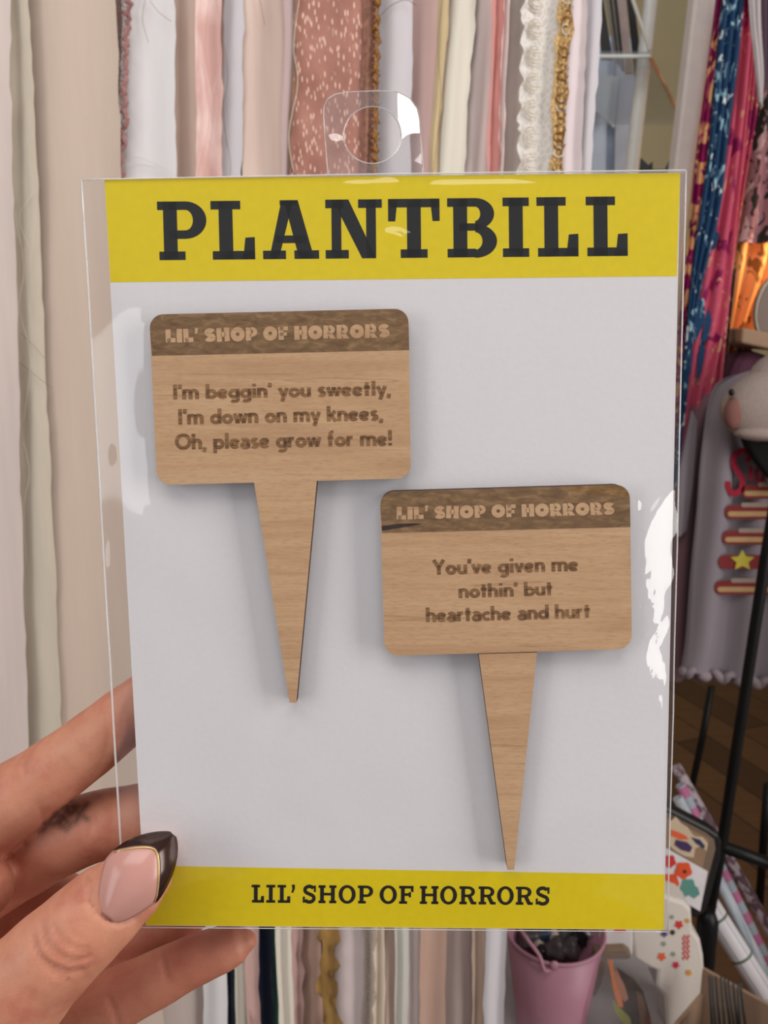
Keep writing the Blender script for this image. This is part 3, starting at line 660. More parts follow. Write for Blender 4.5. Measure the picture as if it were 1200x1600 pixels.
M_teal = plain('teal_leaf_print', (96, 150, 138), .6); M_or = plain('poppy_print', (226, 84, 44), .6)
blob2(1075, 1385, 12, M_teal, 'leaf_print', 0); blob2(1084, 1394, 9, M_teal, 'leaf_print', .0001); blob2(1068, 1396, 7, M_teal, 'leaf_print', .0002)
blob2(1068, 1360, 13, M_or, 'poppy_print', .0004); blob2(1048, 1378, 13, M_or, 'poppy_print', .0003); blob2(1046, 1346, 10, M_fr, 'poppy_print', .0005); blob2(1070, 1362, 3, M_fb, 'poppy_centre', .0008)
tag(s2, 'white sticker with orange poppies and teal leaves on tray', 'sticker')
# wrapping paper rolls
def rollmat(name, kind):
    t = NT(name); t.set(.45, 0, .4)
    tc = t.n('ShaderNodeTexCoord'); sp = t.n('ShaderNodeSeparateXYZ'); t.l(tc.outputs['Object'], sp.inputs[0])
    z = sp.outputs['Z']
    if kind == 'stripe':
        k = t.math('FRACT', t.math('MULTIPLY', z, 30.0))
        t.base(t.ramp(k, [(0, lin((222, 132, 176))), (.45, lin((222, 132, 176))), (.5, lin((190, 204, 214))), (.95, lin((190, 204, 214)))], 'CONSTANT'))
    elif kind == 'mottle':
        f = t.noise(t.coord((120, 120, 60)), 1, 3); t.base(t.ramp(f, [(.46, lin((216, 198, 204))), (.54, lin((120, 92, 104)))]))
    elif kind == 'silver':
        f = t.noise(t.coord((150, 150, 20)), 1, 3); t.base(t.ramp(f, [(.35, lin((224, 226, 232))), (.7, lin((160, 178, 190)))]))
    else:
        k = t.math('FRACT', t.math('MULTIPLY', z, 17.0)); a = t.step(k, .06, .07)
        an = t.math('ARCTAN2', sp.outputs['Y'], sp.outputs['X']); k2 = t.math('FRACT', t.math('MULTIPLY', an, 3/math.pi)); b = t.step(k2, .06, .07)
        t.base(t.mix(t.math('MULTIPLY', a, b), lin((96, 112, 92)), lin((232, 226, 230))))
    return t.m
def roll(name, label, A, B, r, m):
    A = Vector(A); B = Vector(B); L = (B-A).length; n = len([0])
    prof = [(0, 0), (r, 0), (r, L), (r*.7, L), (r*.7, L-.02), (0, L-.02)]
    o = MB().lathe(prof, (0, 0, 0), 24).build(name, m, None, False)
    for p in o.data.polygons: p.use_smooth = len(p.vertices) == 4 and abs(p.normal.z) < .5
    o.location = B; o.rotation_euler = (A-B).to_track_quat('Z', 'Y').to_euler()
    return tag(o, label, 'wrapping paper roll', 'wrapping paper rolls leaning behind the table')
roll('wrapping_roll', 'wrapping roll mottled in lilac and plum, uppermost of the rolls', at(1056, 1198, 1.135), at(1290, 1606, 1.045), .0085, rollmat('mottled_wrap', 'mottle'))
roll('wrapping_roll', 'wrapping roll banded in pink and grey blue', at(1063, 1226, 1.115), at(1251, 1606, 1.025), .0072, rollmat('pink_band_wrap', 'stripe'))
roll('wrapping_roll', 'silvery blue wrapping roll under the pink banded one', at(1059, 1246, 1.090), at(1241, 1612, 1.000), .0078, rollmat('silver_wrap', 'silver'))
roll('wrapping_roll', 'white wrapping roll with thin green grid lines', at(1072, 1358, 1.052), at(1238, 1620, .968), .0155, rollmat('grid_wrap', 'grid'))
ts = MB().tube([at(1104, 1424, ty+.012), at(1106, 1440, ty+.014), Vector((at(1106, 1440, ty+.014).x+.004, ty+.014, .002))], [.010, .013, .013], 12).build('stand_post', M_blackm, trr, True)
# brown box with dark combs
M_kraft = plain('kraft_cardboard', (150, 122, 100), .8)
bz = TZ + .10
q0 = atz(1100, 1512, bz); q1 = atz(1240, 1590, bz); back = (q1-q0)
fwd = Vector((back.y, -back.x, 0)).normalized()*.075
kb = empty('brown_box', loc=((q0+q1+fwd).x/2, (q0+q1+fwd).y/2, TZ))
def wall_(a, b, nm, z1=bz):
    dr = (b-a).normalized(); nn = Vector((dr.y, -dr.x, 0))*.004
    A = Vector((a.x, a.y, TZ+.001)); B = Vector((b.x, b.y, TZ+.001)); up = Vector((0, 0, z1-TZ))
    o = MB().prism([A, B, B+up, A+up], [v+nn for v in (A, B, B+up, A+up)]).build(nm, M_kraft); return loc_(o, kb)
wall_(q0, q1, 'back_wall'); wall_(q0+fwd, q0, 'side_wall', bz-.03); wall_(q1, q1+fwd, 'side_wall', bz-.03); wall_(q1+fwd, q0+fwd, 'front_wall', TZ+.03)
o = MB().prism([Vector((v.x, v.y, TZ+.001)) for v in (q0, q1, q1+fwd, q0+fwd)], [Vector((v.x, v.y, TZ+.004)) for v in (q0, q1, q1+fwd, q0+fwd)]).build('box_floor', M_kraft); loc_(o, kb)
tag(kb, 'open brown cardboard box at the table corner', 'box')
for k in range(9):
    x0 = 1108 + k*6.2; yb = .72 - .006*(k % 2)
    P0 = at(x0 + random.uniform(-2, 2), 1524 + 1.3*k + random.uniform(-3, 3), yb); P1 = at(x0 + 6 + random.uniform(-3, 3), 1606, yb-.006)
    P1b = P1 + (P1-P0).normalized()*.015; P1b.z = max(P1b.z, TZ+.006)
    tag(MB().tube([P0, P1, P1b], [.0011, .0016, .0016], 8).build('hair_stick', plain('dark_grey_plastic', (38, 38, 36), .35) if k == 0 else bpy.data.materials['dark_grey_plastic'], None, True),
        'thin dark grey stick in the brown box among look-alikes', 'hair stick', 'dark sticks in the brown box')

# ---------------------------------------------------------------- lettering
def ell(cx, cy, rx, ry, n=28): return [(cx + rx*math.cos(a), cy + ry*math.sin(a)) for a in np.linspace(0, 2*math.pi, n+1)]
def arc(cx, cy, rx, ry, a0, a1, n=14): return [(cx + rx*math.cos(math.radians(a)), cy + ry*math.sin(math.radians(a))) for a in np.linspace(a0, a1, n)]
def ribbon(pts, wd):
    closed = (abs(pts[0][0]-pts[-1][0]) < 1e-6 and abs(pts[0][1]-pts[-1][1]) < 1e-6)
    n = len(pts); Lf = []; Rt = []
    for i in range(n):
        a = pts[(i-1) if i > 0 else (n-2 if closed else 0)]; b = pts[(i+1) if i < n-1 else (1 if closed else n-1)]
        dx, dy = b[0]-a[0], b[1]-a[1]; d = math.hypot(dx, dy) or 1; nx, ny = -dy/d*wd/2, dx/d*wd/2
        Lf.append((pts[i][0]+nx, pts[i][1]+ny)); Rt.append((pts[i][0]-nx, pts[i][1]-ny))
    return [[Lf[i], Lf[i+1], Rt[i+1], Rt[i]] for i in range(n-1)]
def rect(x0, y0, x1, y1): return [(x0, y0), (x1, y0), (x1, y1), (x0, y1)]
def band(cx, cy, ro, ri, a0, a1, n=18):      # elliptical band, outer radii ro, inner radii ri
    A = [math.radians(a) for a in np.linspace(a0, a1, n)]
    return [[(cx+ro[0]*math.cos(A[i]), cy+ro[1]*math.sin(A[i])), (cx+ro[0]*math.cos(A[i+1]), cy+ro[1]*math.sin(A[i+1])),
             (cx+ri[0]*math.cos(A[i+1]), cy+ri[1]*math.sin(A[i+1])), (cx+ri[0]*math.cos(A[i]), cy+ri[1]*math.sin(A[i]))] for i in range(n-1)]
W = .225
VF = {
 'I': (.30, [[(.15,0),(.15,1)]]), 'O': (1.0, [ell(.5,.5,.40,.41)]), 'Y': (.80, [[(.09,1),(.4,.46)], [(.71,1),(.4,.46)], [(.4,.52),(.4,0)]]),
 "'": (.22, [[(.13,1.0),(.09,.70)]]), ',': (.26, [[(.15,.10),(.08,-.18)]]), '!': (.28, [[(.14,1),(.14,.32)], [(.14,.17),(.14,0)]]),
 'm': (1.02, [[(.11,0),(.11,.66)], [(.11,.40)]+arc(.305,.42,.195,.15,180,0)+[(.50,0)], [(.50,.40)]+arc(.70,.42,.195,.15,180,0)+[(.895,0)]]),
 'n': (.64, [[(.11,0),(.11,.66)], [(.11,.38)]+arc(.315,.40,.205,.17,180,0)+[(.52,0)]]),
 'h': (.64, [[(.11,0),(.11,1)], [(.11,.38)]+arc(.315,.40,.205,.17,180,0)+[(.52,0)]]),
 'b': (.68, [[(.11,0),(.11,1)], ell(.35,.31,.235,.225)]), 'd': (.68, [[(.57,0),(.57,1)], ell(.33,.31,.235,.225)]),
 'p': (.68, [[(.11,-.28),(.11,.64)], ell(.35,.31,.235,.225)]), 'g': (.68, [[(.57,.64),(.57,-.02)]+arc(.35,-.04,.22,.17,0,-140), ell(.33,.31,.235,.225)]),
 'e': (.64, [arc(.32,.31,.235,.225,24,322,22), [(.10,.25),(.55,.40)]]), 'i': (.28, [[(.14,0),(.14,.64)], [(.14,.79),(.14,.96)]]),
 'k': (.62, [[(.11,0),(.11,1)], [(.52,.66),(.16,.30)], [(.24,.40),(.55,0)]]), 'l': (.28, [[(.14,0),(.14,1)]]), 'o': (.68, [ell(.34,.31,.235,.225)]),
 'r': (.46, [[(.11,0),(.11,.66)], [(.11,.34)]+arc(.34,.36,.23,.20,180,78)]), 's': (.52, [arc(.27,.455,.14,.115,35,250)+arc(.25,.185,.155,.115,70,-150)]),
 't': (.44, [[(.20,0),(.20,.92)], [(.02,.57),(.40,.57)]]), 'u': (.64, [[(.11,.64),(.11,.26)]+arc(.315,.26,.205,.17,180,360)+[(.52,.26)], [(.52,.64),(.52,0)]]),
 'v': (.58, [[(.08,.64),(.29,.02)], [(.50,.64),(.29,.02)]]), 'w': (.86, [[(.07,.64),(.24,.02)], [(.43,.62),(.24,.02)], [(.43,.62),(.62,.02)], [(.79,.64),(.62,.02)]]),
 'y': (.60, [[(.08,.64),(.31,.06)], [(.53,.64),(.22,-.28)]]), 'a': (.60, [[(.49,0),(.49,.40)]+arc(.29,.41,.20,.155,0,150), ell(.29,.185,.19,.135)]),
 'f': (.44, [[(.19,0),(.19,.78)]+arc(.34,.78,.15,.14,180,75), [(.03,.57),(.38,.57)]]), 'c': (.54, [arc(.32,.31,.235,.225,48,312,20)]), ' ': (.34, [])}
CF = {  # fat rounded capitals with tiny counters
 'L': (.74, [rect(0,0,.38,1), rect(.1,0,.72,.34)]), 'I': (.46, [rect(.02,0,.42,1)]), "'": (.32, [[(.04,1.06),(.30,1.06),(.22,.62),(.06,.62)]]),
 'S': (.86, ribbon(arc(.43,.69,.25,.155,20,265)+arc(.40,.31,.27,.16,85,-155), .34)), 'H': (.98, [rect(0,0,.37,1), rect(.56,0,.94,1), rect(.3,.34,.64,.70)]),
 'O': (1.06, band(.51,.5,(.52,.53),(.14,.14),0,360,30)), 'P': (.86, [rect(0,0,.38,1), rect(.3,.84,.45,1.0), rect(.3,.26,.45,.55)] + band(.44,.65,(.40,.37),(.11,.10),-90,90)),
 'F': (.74, [rect(0,0,.38,1), rect(.1,.70,.72,1), rect(.1,.30,.62,.56)]), 'R': (.92, [rect(0,0,.36,1), rect(.3,.86,.45,1.0), rect(.3,.34,.45,.60)] + band(.42,.67,(.41,.36),(.11,.10),-90,90) + [[(.30,.42),(.62,.42),(.92,0),(.48,0)]]),
 ' ': (.32, [])}
def leg_(st, sf): pass
def slabfont(ch, W_, st, sf):      # upright slab-serif capitals, width W_ in cap heights
    if ch == 'I': m = W_/2; return [rect(0,0,W_,sf), rect(0,1-sf,W_,1), rect(m-st/2,0,m+st/2,1)]
    if ch == 'L': a = .13*W_/.71; return [rect(0,1-sf,a*2+st,1), rect(a,0,a+st,1), rect(.02,0,W_,sf), [(W_-.19,sf*.9),(W_-.16,.37),(W_,.38),(W_,0),(W_-.25,0)]]
    if ch == 'P':
        cx = .46*W_/.81; return [rect(0,1-sf,.3,1), rect(.10,0,.10+st,1), rect(.02,0,.10+st+.13,sf), rect(.2,1-sf,cx+.01,1), rect(.2,.36,cx+.01,.36+sf)] + band(cx,.68,(W_-cx,.32),(W_-cx-st*.98,.32-sf),-90,90)
    if ch == 'R':
        cx = .44*W_/.85; rw = W_*.92
        return [rect(0,1-sf,.3,1), rect(.10,0,.10+st,1), rect(0,0,.10+st+.10,sf), rect(.2,1-sf,cx+.01,1), rect(.2,.40,cx+.01,.40+sf)] + band(cx,.70,(rw-cx,.30),(rw-cx-st*.95,.30-sf),-90,90) + [[(cx-.06,.46),(cx+.17,.46),(W_-.06,.02),(W_-.30,.02)], rect(W_-.27,0,W_,sf)]
    if ch == 'B':
        cx = .47; return [rect(0,1-sf,.3,1), rect(0,0,.3,sf), rect(.10,0,.10+st,1), rect(.2,1-sf,cx+.01,1), rect(.2,0,cx+.01,sf), rect(.2,.45,cx+.05,.45+sf*.85)] + band(cx,.735,(W_*.945-cx,.265),(W_*.945-cx-st,.265-sf),-90,90) + band(cx,.275,(W_-cx,.285),(W_-cx-st*1.05,.285-sf*.95),-90,90)
    if ch == 'A': k = W_/.93; X = lambda q: [(x*k, y) for x, y in q]; return [X([(.10,0),(.26,0),(.50,.92),(.50,1),(.33,1)]), X([(.60,0),(.85,0),(.60,1),(.37,1)]), X(rect(.22,.27,.72,.40)), X(rect(.30,1-sf*.6,.60,1)), X(rect(0,0,.38,sf)), X(rect(.52,0,.93,sf))]
    if ch == 'N': k = W_/.9; X = lambda q: [(x*k, y) for x, y in q]; return [X(rect(.10,0,.26,1)), X(rect(0,1-sf,.3,1)), X(rect(0,0,.38,sf)), X([(.12,1),(.38,1),(.83,0),(.60,0)]), X(rect(.67,0,.83,1)), X(rect(.54,1-sf,.93,1))]
    if ch == 'T': m = W_/2; return [rect(0,1-sf,W_,1), [(0,.62),(.12,.62),(.16,1),(0,1)], [(W_-.12,.62),(W_,.62),(W_,1),(W_-.16,1)], rect(m-st/2,0,m+st/2,1), rect(m-st/2-.11,0,m+st/2+.11,sf)]
    if ch == 'F': return [rect(0,1-sf,W_,1), rect(.10,0,.10+st,1), rect(0,0,.10+st+.13,sf), [(W_-.13,.66),(W_,.66),(W_,1),(W_-.18,1)], rect(.2,.44,W_-.16,.44+sf), rect(W_-.26,.36,W_-.14,.66)]
    if ch == 'H': return [rect(.09,0,.09+st,1), rect(W_-.09-st,0,W_-.09,1), rect(0,0,.18+st,sf), rect(0,1-sf,.18+st,1), rect(W_-.18-st,0,W_,sf), rect(W_-.18-st,1-sf,W_,1), rect(.2,.43,W_-.2,.43+sf)]
    if ch == 'O': return band(W_/2,.5,(W_/2,.52),(W_/2-st*1.02,.52-sf*1.05),0,360,34)
    if ch == 'S': return ribbon(arc(W_/2,.73,W_/2-st*.55,.20,25,255)+arc(W_/2,.27,W_/2-st*.5,.21,78,-155), st*.92) + [rect(W_-.12,.62,W_-.0,.98), rect(0,.02,.12,.36)]
    if ch == "'": return [[(.02,1.02),(.20,1.02),(.20,.80),(.10,.56),(.0,.58),(.06,.78)]]
    return []
def line_px(polys, bl, br, cap):       # glyph units (x: 0..1 along the line, y: cap heights) -> spots on the photo
    bl = Vector((bl[0], bl[1])); d = Vector((br[0], br[1])) - bl; up = Vector((d.y, -d.x)).normalized()*cap
    return [[bl + d*p[0] + up*p[1] for p in q] for q in polys]
def run(text, font, jitter=0):
    x = 0; out = []
    for ch in text:
        adv, g = font[ch]
        pol = g if font is CF else [r for s in g for r in ribbon(s, W)]
        a = random.uniform(-jitter, jitter); sc_ = 1 + random.uniform(-jitter, jitter)*.6
        for q in pol: out.append([((p[0]-adv/2)*math.cos(a) - (p[1]-.5)*math.sin(a)*sc_ + adv/2 + x, ((p[0]-adv/2)*math.sin(a) + (p[1]-.5)*sc_ + .5)) for p in q])
        x += adv + (.05 if font is CF else .03)
    x -= .08
    return [[(p[0]/x, p[1]) for p in q] for q in out]
def ink(name, polys, h, m, parent):
    V = []; Fc = []
    for q in polys:
        n0 = len(V); V += [cp(p[0], p[1], h) for p in q]; Fc.append(tuple(range(n0, n0+len(q))))
    return mobj(name, V, Fc, m, parent)

# ---------------------------------------------------------------- printed card
M_paper = plain('white_card_stock', (232, 229, 232), .55, 0, .35, .012, 700, .05)
M_yellow = plain('yellow_print_ink', (234, 209, 3), .5, 0, .35, .03, 500)
M_black = plain('black_print_ink', (20, 20, 21), .5, 0, .35, .1, 400)
card = empty('backing_card', CARD)
quad = [cp(228, 1446), cp(1037.5, 1453), cp(1063, 270), cp(163, 279)]
o = MB().prism(quad, [v + Vector((0, 0, -.0004)) for v in quad]).build('card_sheet', M_paper, card)
def onc(x, y, h=0.0): return cp(x, y, h)
ink('header_band', [[(172.5, 441), (1057.5, 431.5), (1063, 270.4), (163.2, 279.4)]], .00003, M_yellow, card)
ink('footer_band', [[(228, 1445.5), (1037.3, 1452.6), (1038.5, 1366.5), (223.2, 1352.5)]], .00003, M_yellow, card)
boxes = [('P', 246, 322.5), ('L', 329.5, 397.5), ('A', 409.5, 497), ('N', 509, 594.5), ('T', 607, 687.5), ('B', 699.5, 777), ('I', 786, 827), ('L', 839, 904), ('L', 916, 981)]
pol = []
for ch, x0, x1 in boxes:
    yb = 406.5 - .0092*(x0 - 249); yt = 315 - .0115*(x0 - 246)
    h_ = yb - yt; w_ = x1 - x0
    g = slabfont(ch, w_/h_, .235, .145)
    pol += line_px([[(p[0]*h_/w_ + (1-p[1])*(.035 if x0 < 500 else .0)*.6, p[1]) for p in q] for q in g], (x0, yb), (x1, yb - .0092*w_), h_)
ink('title_lettering', pol, .00006, M_black, card)
fb = [('L', 393, 412.5), ('I', 416, 430), ('L', 433.5, 453.5), ("'", 455, 460.5), ('S', 473, 493.5), ('H', 497.5, 525.5), ('O', 529, 555.7), ('P', 559, 583), ('O', 593, 620), ('F', 623.5, 646), ('H', 656, 685), ('O', 687.5, 714), ('R', 717.7, 744.2), ('R', 747.8, 774.5), ('O', 776.5, 802.7), ('R', 806, 832.5), ('S', 837, 858.5)]
pol = []
for ch, x0, x1 in fb:
    yb = 1410.3 + .0083*(x0 - 392); yt = 1382.3 + .0075*(x0 - 392); h_ = yb - yt; w_ = x1 - x0
    g = slabfont(ch, w_/h_, .215, .15)
    pol += line_px([[(p[0]*h_/w_, p[1]) for p in q] for q in g], (x0, yb), (x1, yb + .0083*w_), h_)
ink('footer_lettering', pol, .00006, M_black, card)
tag(card, 'white backing card with bold yellow title and footer bands', 'card')

# ---------------------------------------------------------------- wooden plant markers
def woodmat(name, off, burnt=False):
    t = NT(name); t.set(.62, 0, .25)
    o3 = (off*1.7, off, off*.4)
    f1 = t.noise(t.coord((90, 1500, 300), o3), 1, 4, .6, .3)            # fibres
    f2 = t.noise(t.coord((14, 170, 40), o3), 1, 4, .55, 1.2)            # growth bands
    f3 = t.noise(t.coord((20, 420, 40), (off*3, off, 0)), 1, 2, .5, .8)
    if not burnt:
        col = t.ramp(f2, [(.25, lin((190, 149, 110))), (.5, lin((207, 168, 128))), (.75, lin((216, 179, 138)))])
        col = t.mix(t.math('MULTIPLY', t.step(f1, .45, .75), .35), col, lin((176, 132, 90)))
        f4 = t.noise(t.coord((420, 2600, 300), o3), 1, 3, .6); col = t.mix(t.math('MULTIPLY', t.step(f4, .5, .7), .38), col, lin((168, 124, 84)))
        ln = t.ramp(f3, [(.0, (0,0,0,1)), (.665, (0,0,0,1)), (.70, (1,1,1,1)), (.74, (0,0,0,1))])
        col = t.mix(t.math('MULTIPLY', ln, .45), col, lin((150, 104, 66)))
    else:
        g = t.noise(t.coord((260, 800, 300), o3, (0, 0, .45)), 1, 4, .65, .5)
        col = t.ramp(g, [(.3, lin((104, 76, 46))), (.52, lin((134, 102, 66))), (.72, lin((166, 132, 92)))])
        col = t.mix(t.math('MULTIPLY', t.step(f2, .5, .7), .3), col, lin((96, 68, 42)))
    t.base(col); t.bump(f1, .12, .0003); return t.m
def etchmat(name, c, c2, off):
    t = NT(name); t.set(.75, 0, .15)
    f = t.noise(t.coord((140, 2600, 100), (off, off, 0)), 1, 3, .6)
    t.base(t.ramp(f, [(.38, lin(c)), (.62, lin(c2))])); return t.m
M_burn = plain('burnt_edge', (62, 42, 32), .8, 0, .2, .2, 800)
H0, H1 = .0002, .0034
def rounded(q, r, n=7):            # px quad -> px outline with rounded corners
    out = []; k = len(q)
    for i in range(k):
        p = Vector(q[i]); a = (Vector(q[i-1]) - p).normalized(); b = (Vector(q[(i+1) % k]) - p).normalized()
        p0 = p + a*r; p1 = p + b*r; c_ = p + a*r + b*r
        for j in range(n+1):
            th = j/n*math.pi/2; out.append(c_ - b*r*math.cos(th) - a*r*math.sin(th))
    return out
def marker(label, offs, plate, hb, spike, title, tpx, lines, knot=None):
    root = empty('plant_marker', CARD)
    wm = woodmat('maple_wood_%d' % offs, offs*2.3); bm_ = woodmat('burnt_maple_%d' % offs, offs*2.3, True)
    out = rounded(plate, 22)
    def slab_c(nm, px):
        fr = [cp(p[0], p[1], H1) for p in px]; k = len(fr)
        V = fr + [Vector((v.x, v.y, H0)) for v in fr]
        Fc = [tuple(range(k)), tuple(range(2*k-1, k-1, -1))] + [(i, k+i, k+(i+1) % k, (i+1) % k) for i in range(k)]
        return mobj(nm, V, Fc, [wm, M_burn], root, midx=[0, 0] + [1]*k)
    slab_c('sign_plate', out); slab_c('spike', spike)
    # scorched band: the top of the plate, down to hb (left and right points)
    def side(p): # above the line hb
        (xa, ya), (xb, yb) = hb; return p[1] < ya + (yb-ya)*(p[0]-xa)/(xb-xa)
    top = [p for p in out if side(p)]
    # order: start from left lower
    i0 = next(i for i in range(len(out)) if side(out[i]) and not side(out[i-1]))
    seq = [];  i = i0
    while side(out[i % len(out)]): seq.append(out[i % len(out)]); i += 1
    l_, r_ = Vector(hb[0]), Vector(hb[1])
    seq = ([r_] + seq + [l_]) if seq[0].x > seq[-1].x else ([l_] + seq + [r_])
    band_ = ink('scorched_band', [seq], H1 + .00003, bm_, root)
    if knot: ink('dark_knot', [knot], H1 + .00005, plain('dark_wood_streak', (52, 36, 24), .7, 0, .2, .5, 900), root)
    ink('title_lettering', line_px(run(title, CF, .05), *tpx), H1 + .00007, woodmat('pale_etch_%d' % offs, offs + 9), root)
    em = etchmat('brown_etch_%d' % offs, (112, 78, 44), (158, 116, 74), offs)
    pol = []
    for tx, bl, br, cap in lines: pol += line_px(run(tx, VF), bl, br, cap)
    ink('verse_lettering', pol, H1 + .00005, em, root)
    return tag(root, label, 'plant marker', 'wooden plant markers mounted on the card')
marker('wooden plant marker nearest the yellow title, verse ending in exclamation', 1, [(233, 491.5), (638, 482), (642, 747.5), (245.5, 758)][::-1], ((237.5, 556), (639.5, 547)), [(397, 754), (495, 751.5), (463, 1098), (452.5, 1098)][::-1],
   "LIL' SHOP OF HORRORS", ((259, 535.5), (609, 527), 21), [("I'm beggin' you sweetly,", (270, 624), (610, 617.5), 23), ("I'm down on my knees,", (278, 663.5), (598, 656.5), 24), ("Oh, please grow for me!", (274, 702.5), (612, 696), 24.5)])
marker('wooden plant marker with short verse and dark streak in its band', 2, [(593.5, 768.5), (984, 757), (987.5, 1014), (601, 1025)][::-1], ((597.5, 833), (985, 823.5)), [(748, 1022), (839, 1019.5), (803.5, 1359), (793, 1359)][::-1],
   "LIL' SHOP OF HORRORS", ((620, 812), (960, 804), 19.5), [("You've given me", (676, 898), (903, 892), 23), ("nothin' but", (717, 934.5), (863, 930), 22), ("heartache and hurt", (666, 972), (922, 965.5), 22.5)],
   [(596, 822), (622, 818.5), (650, 817.5), (660, 819), (640, 822.5), (618, 826), (597, 829.5)])

# ---------------------------------------------------------------- clear sleeve
M_film = film('clear_sleeve_film', (.985, .982, .98), .012, 1.25, .06)
M_tab = film('clear_tab_film', (.97, .965, .965), .05, 1.9, .06)
M_seam = film('welded_seam', (.96, .95, .95), .45, 2.2, .12, (.95, .94, .93))
slv_root = empty('clear_sleeve', CARD)
SQ = [(128, 281), (1072, 266), (1043, 1456), (196, 1449)]           # TL TR BR BL
NS, NTT = 190, 240
s_ = np.linspace(0, 1, NS+1); t_ = np.linspace(0, 1, NTT+1)
SS, TT = np.meshgrid(s_, t_)
def bil(c): return ((1-SS)*(1-TT))[..., None]*np.array(c[0]) + (SS*(1-TT))[..., None]*np.array(c[1]) + (SS*TT)[..., None]*np.array(c[2]) + ((1-SS)*TT)[..., None]*np.array(c[3])
PX = bil(SQ); LC = bil([tuple(cp(x, y, .0004))[:2] for x, y in SQ])
def inside(px, poly):
    x, y = px[..., 0], px[..., 1]; r = np.zeros(x.shape, bool); n = len(poly)
    for i in range(n):
        x0, y0 = poly[i]; x1, y1 = poly[(i+1) % n]
        c_ = ((y0 > y) != (y1 > y)) & (x < (x1-x0)*(y-y0)/((y1-y0) if y1 != y0 else 1e-9) + x0); r ^= c_
    return r
ob = np.full(SS.shape, .0005)
for q in ([(229, 487), (642, 477), (647, 752), (241, 762)], [(589, 763), (989, 752), (992, 1018), (597, 1030)], [(392, 750), (500, 748), (468, 1102), (447, 1102)], [(743, 1018), (844, 1016), (808, 1364), (788, 1364)]):
    ob[inside(PX, q)] = H1 + .0004
hh = ob.copy(); hh[1:-1, 1:-1] = .002; hh[0] = hh[-1] = .0004; hh[:, 0] = hh[:, -1] = .0004
for _ in range(5000):
    hh[1:-1, 1:-1] = np.maximum(ob[1:-1, 1:-1], .25*(hh[:-2, 1:-1] + hh[2:, 1:-1] + hh[1:-1, :-2] + hh[1:-1, 2:]))
edge_w = np.clip(np.minimum(np.minimum(SS, 1-SS)*12, np.minimum(TT, 1-TT)*16), 0, 1)
u, v = LC[..., 0], LC[..., 1]
for _ in range(14):
    a = rng.uniform(0, 2*math.pi); wl = rng.uniform(.012, .05)
    hh += edge_w*.00003*(wl/.02)*np.sin(2*math.pi*(u*math.cos(a) + v*math.sin(a))/wl + rng.uniform(0, 6))
def gb(x, y, sx, sy, amp, rot=0.0):
    global hh
    dx = PX[..., 0]-x; dy = PX[..., 1]-y; c_, s0 = math.cos(rot), math.sin(rot)
    hh = hh + amp*np.exp(-.5*((dx*c_+dy*s0)/sx)**2 - .5*((-dx*s0+dy*c_)/sy)**2)*np.clip(edge_w*3, 0, 1)
gb(1014, 890, 9, 12, -.0008, -.5); gb(1016, 930, 6, 9, .0004, .5); gb(1018, 845, 5, 12, -.0003, .3)
gb(560, 289, 26, 5, .0006); gb(610, 286, 16, 5, .0006); gb(700, 290, 30, 5, .0005); gb(790, 288, 50, 5, .0006); gb(630, 366, 11, 6, .0012, .3); gb(612, 360, 8, 5, .0005); gb(168, 680, 5, 8, .0004); gb(172, 840, 4, 18, .0004)
msk = np.exp(-.5*((PX[..., 0]-1010)/22)**2 - .5*((PX[..., 1]-920)/110)**2)
for _ in range(10):
    a = rng.uniform(0, 2*math.pi); wl = rng.uniform(.003, .007)
    hh += msk*.00003*np.sin(2*math.pi*(u*math.cos(a) + v*math.sin(a))/wl + rng.uniform(0, 6))
ramp_ = np.clip((1058 - .045*(PX[..., 1]-900) - PX[..., 0])/66, 0, 1.15)*.0047
py_ = PX[..., 1]; d1_ = py_-825; d2_ = py_-990
xl1 = 988 + np.where(d1_ < 0, 56*(np.abs(d1_)/95)**2.2, 14*(np.abs(d1_)/85)**3); xl2 = 992 + np.where(d2_ < 0, 50*(np.abs(d2_)/68)**1.7, 46*(np.abs(d2_)/118)**1.5)
on1 = 1/(1+np.exp(-(py_-728)/3)) * 1/(1+np.exp((py_-912)/3)); on2 = 1/(1+np.exp(-(py_-922)/3)) * 1/(1+np.exp((py_-1112)/3))
hump = np.clip(on1*np.clip((PX[..., 0]-xl1)/9, 0, 1) + on2*np.clip((PX[..., 0]-xl2)/9, 0, 1), 0, 1)
hh = hh*(1-hump) + np.maximum(hh, ramp_ + msk*.00009*np.sin(u*2300 + np.sin(v*800)*2.4) + .00012*np.sin(v*520 + u*300) + msk*.00005*np.sin(v*2100 + 2*np.sin(u*1500)))*hump
hh = np.maximum(hh, np.where(ob > .001, H1 + .0002, .0002))
V = np.stack([u, v, hh], -1).reshape(-1, 3)
idx = np.arange((NTT+1)*(NS+1)).reshape(NTT+1, NS+1)
Fc = np.stack([idx[1:, :-1], idx[1:, 1:], idx[:-1, 1:], idx[:-1, :-1]], -1).reshape(-1, 4)
mobj('front_film', V.tolist(), [tuple(f) for f in Fc.tolist()], M_film, slv_root, True)
bq = [cp(x, y, .0004) for x, y in SQ]
mobj('back_film', [Vector((p.x, p.y, -.0006)) for p in bq], [(0, 1, 2, 3)], M_film, slv_root)
def seam(px, r, h=.0002, nm='welded_seam'):
    pts = []
    for i in range(len(px)-1):
        for k in range(14):
            q = Vector(px[i]).lerp(Vector(px[i+1]), k/14); p = cp(q.x, q.y, h); p.x += random.gauss(0, .00005); pts.append(p)
    pts.append(cp(px[-1][0], px[-1][1], h))
    return MB().tube(pts, r, 6).build(nm, M_seam, slv_root, True)
